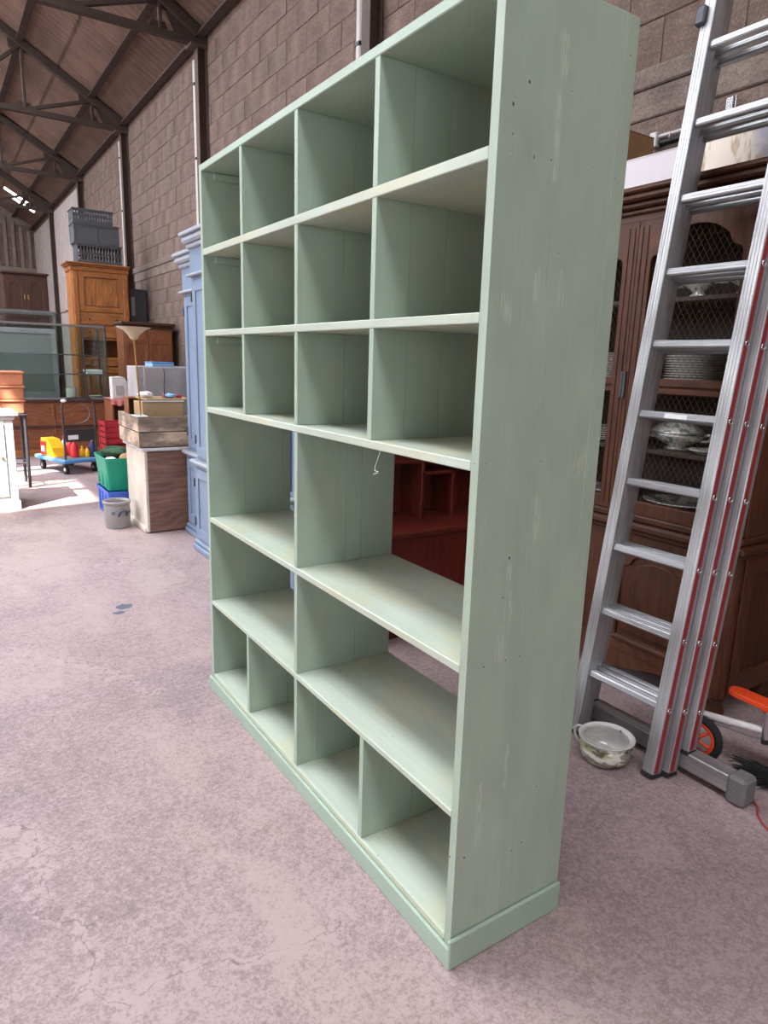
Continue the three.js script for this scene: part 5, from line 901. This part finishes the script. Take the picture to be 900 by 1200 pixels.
{
  const t = thing('brown_cupboard', 'brown panelled wooden cupboard behind the brass lamp', 'cupboard', [-11.3, 0, -2.12]);
  const xf = -11.0, xb = -11.5, z0 = -2.54, z1 = -1.72;
  add(t, 'carcass', B(xb, xf - 0.02, 0, 2.06, z0, z1, { grain: 'y' }), M.oak); add(t, 'cornice', merge([B(xb, xf + 0.02, 2.06, 2.1, z0 - 0.02, z1 + 0.02, { c: 0.01 }), B(xb, xf + 0.05, 2.1, 2.15, z0 - 0.04, z1 + 0.05, { c: 0.012 })]), M.darkwood);
  for (const [a, b] of [[z0 + 0.02, (z0 + z1) / 2 - 0.005], [(z0 + z1) / 2 + 0.005, z1 - 0.02]]) {
    const d = add(t, 'door', merge([B(xf - 0.022, xf, 0.1, 2.03, a, a + 0.06, { grain: 'y' }), B(xf - 0.022, xf, 0.1, 2.03, b - 0.06, b, { grain: 'y' }), B(xf - 0.022, xf, 0.1, 0.2, a + 0.06, b - 0.06), B(xf - 0.022, xf, 1.0, 1.08, a + 0.06, b - 0.06), B(xf - 0.022, xf, 1.8, 2.03, a + 0.06, b - 0.06)]), M.oak);
    for (const [p, q] of [[0.2, 1.0], [1.08, 1.8]]) add(d, 'door_panel', B(xf - 0.02, xf - 0.008, p, q, a + 0.06, b - 0.06, { grain: 'y' }), M.oak);
    add(d, 'knob', new THREE.SphereGeometry(0.016, 10, 8).translate(xf + 0.012, 1.05, (a + b) / 2 < -2.13 ? b - 0.03 : a + 0.03), M.brass);
  }
  const c = thing('dark_cupboard', 'dark brown cupboard with two arched door panels near the gable', 'cupboard', [-16.3, 0, -0.88]);
  const cf = -16.0, c0 = -1.31, c1 = -0.44;
  add(c, 'carcass', B(-16.55, cf - 0.02, 0, 3.24, c0, c1, { grain: 'y' }), M.darkwood); add(c, 'cornice', B(-16.57, cf + 0.04, 3.24, 3.285, c0 - 0.03, c1 + 0.03, { c: 0.012 }), M.darkwood);
  for (const [a, b] of [[c0 + 0.02, -0.88], [-0.87, c1 - 0.02]]) {
    const w = b - a, sh = new THREE.Shape([new THREE.Vector2(0, 2.35), new THREE.Vector2(w, 2.35), new THREE.Vector2(w, 3.2), new THREE.Vector2(0, 3.2)]), hole = new THREE.Path();
    hole.moveTo(0.08, 2.5); hole.lineTo(0.08, 2.95); hole.quadraticCurveTo(0.1, 3.02, 0.15, 3.03); hole.quadraticCurveTo(w / 2, 3.14, w - 0.15, 3.03); hole.quadraticCurveTo(w - 0.1, 3.02, w - 0.08, 2.95); hole.lineTo(w - 0.08, 2.5); hole.closePath(); sh.holes.push(hole);
    const g = new THREE.ExtrudeGeometry(sh, { depth: 0.02, bevelEnabled: true, bevelSize: 0.004, bevelThickness: 0.004, bevelSegments: 1 }); g.rotateY(Math.PI / 2); g.translate(cf - 0.02, 0, b);
    const d = add(c, 'door', g, M.darkwood); add(d, 'door_panel', B(cf - 0.02, cf - 0.008, 2.45, 3.15, a + 0.05, b - 0.05, { grain: 'y' }), M.darkwood); add(d, 'key_plate', B(cf + 0.004, cf + 0.01, 2.72, 2.82, a < -0.9 ? b - 0.04 : a + 0.02, a < -0.9 ? b - 0.02 : a + 0.04), M.brass);
  }
}
{
  // small brown cabinet with pink cloth, white appliance, red crates
  const t = thing('open_shelf_cabinet', 'small dark brown open cabinet under the pink cloth', 'cabinet', [-10.0, 0, -1.45]);
  add(t, 'frame', merge([B(-10.3, -9.75, 0, 0.94, -1.25, -1.22), B(-10.3, -9.75, 0, 0.94, -1.75, -1.72), B(-10.3, -9.75, 0.9, 0.94, -1.72, -1.25), B(-10.3, -9.75, 0.4, 0.43, -1.72, -1.25), B(-10.3, -10.28, 0, 0.9, -1.72, -1.25), B(-10.28, -9.77, 0.02, 0.05, -1.72, -1.25)]), M.oak);
  const cl = thing('pink_cloth', 'faded pink cloth draped over the small cabinet', 'cloth', [-10.0, 0.94, -1.45]);
  { const P = [], I = [], n = 40; const prof = [[-10.31, 0.95], [-9.74, 0.95], [-9.725, 0.94], [-9.72, 0.9], [-9.715, 0.86]]; for (let i = 0; i <= n; i++) for (const [x, y] of prof) { const z = lerp(-1.76, -1.2, i / n), f = y < 0.93 ? Math.sin(i * 0.9) * 0.012 : 0; P.push(x + f, y + (y < 0.88 ? Math.sin(i * 0.55) * 0.012 : 0), z); } const k = prof.length; for (let i = 0; i < n; i++) for (let j = 0; j + 1 < k; j++) { const a = i * k + j; I.push(a, a + k, a + 1, a + 1, a + k, a + k + 1); } const g = new THREE.BufferGeometry(); g.setAttribute('position', new THREE.Float32BufferAttribute(P, 3)); g.setIndex(I); g.computeVertexNormals(); add(cl, 'cloth', worldUV(g.toNonIndexed()), M.pinkCloth); }
  const ap = thing('white_appliance', 'rounded white appliance on the pink cloth', 'appliance', [-9.9, 0.951, -1.36]);
  { const s = new THREE.Shape(); s.moveTo(-0.1, 0); s.lineTo(0.11, 0); s.lineTo(0.1, 0.24); s.quadraticCurveTo(0.08, 0.31, 0, 0.31); s.lineTo(-0.1, 0.3); s.closePath(); add(ap, 'housing', new THREE.ExtrudeGeometry(s, { depth: 0.16, bevelEnabled: true, bevelSize: 0.012, bevelThickness: 0.012, bevelSegments: 2 }).rotateY(Math.PI / 2).translate(-0.08, 0.012, 0), M.white, { local: true }); add(ap, 'grille', B(0.09, 0.1, 0.05, 0.2, -0.06, 0.06), M.grey, { local: true }); }
  const mo = thing('black_radio', 'black radio beside the white appliance', 'radio', [-10.1, 0.951, -1.6]);
  add(mo, 'case', B(-10.2, -10.02, 0.951, 1.24, -1.72, -1.5, { c: 0.01 }), M.black); add(mo, 'speaker_panel', B(-10.022, -10.012, 0.98, 1.2, -1.7, -1.52), M.greyCrate);
  for (const [k, n] of [[0, 'lower red plastic crate in front of the small cabinet'], [1, 'upper red plastic crate, rim level with the green tub']]) {
    const y = k * 0.335, c = thing('red_crate', n, 'crate', [-9.4, y, -1.2]), x0 = -9.62, x1 = -9.22, z0 = -1.4, z1 = -1.0;
    const wl = [B(x0, x1, y, y + 0.015, z0, z1)];
    for (const [a, b, cc, d] of [[x1 - 0.015, x1, z0, z1], [x0, x0 + 0.015, z0, z1], [x0, x1, z0, z0 + 0.015], [x0, x1, z1 - 0.015, z1]]) for (let q = 0; q < 4; q++) wl.push(B(a, b, y + 0.015 + q * 0.08, y + 0.015 + q * 0.08 + 0.055, cc, d));
    add(c, 'slatted_tub', merge(wl), M.redCrate); for (const [x, z] of [[x0, z0], [x1, z0], [x0, z1], [x1, z1]]) add(c, 'corner', B(x - 0.012, x + 0.012, y, y + 0.33, z - 0.012, z + 0.012), M.redCrate);
  }
}

scene.traverse((o) => { if (o.isMesh) { o.castShadow = true; o.receiveShadow = true; } });
renderer.render(scene, camera);
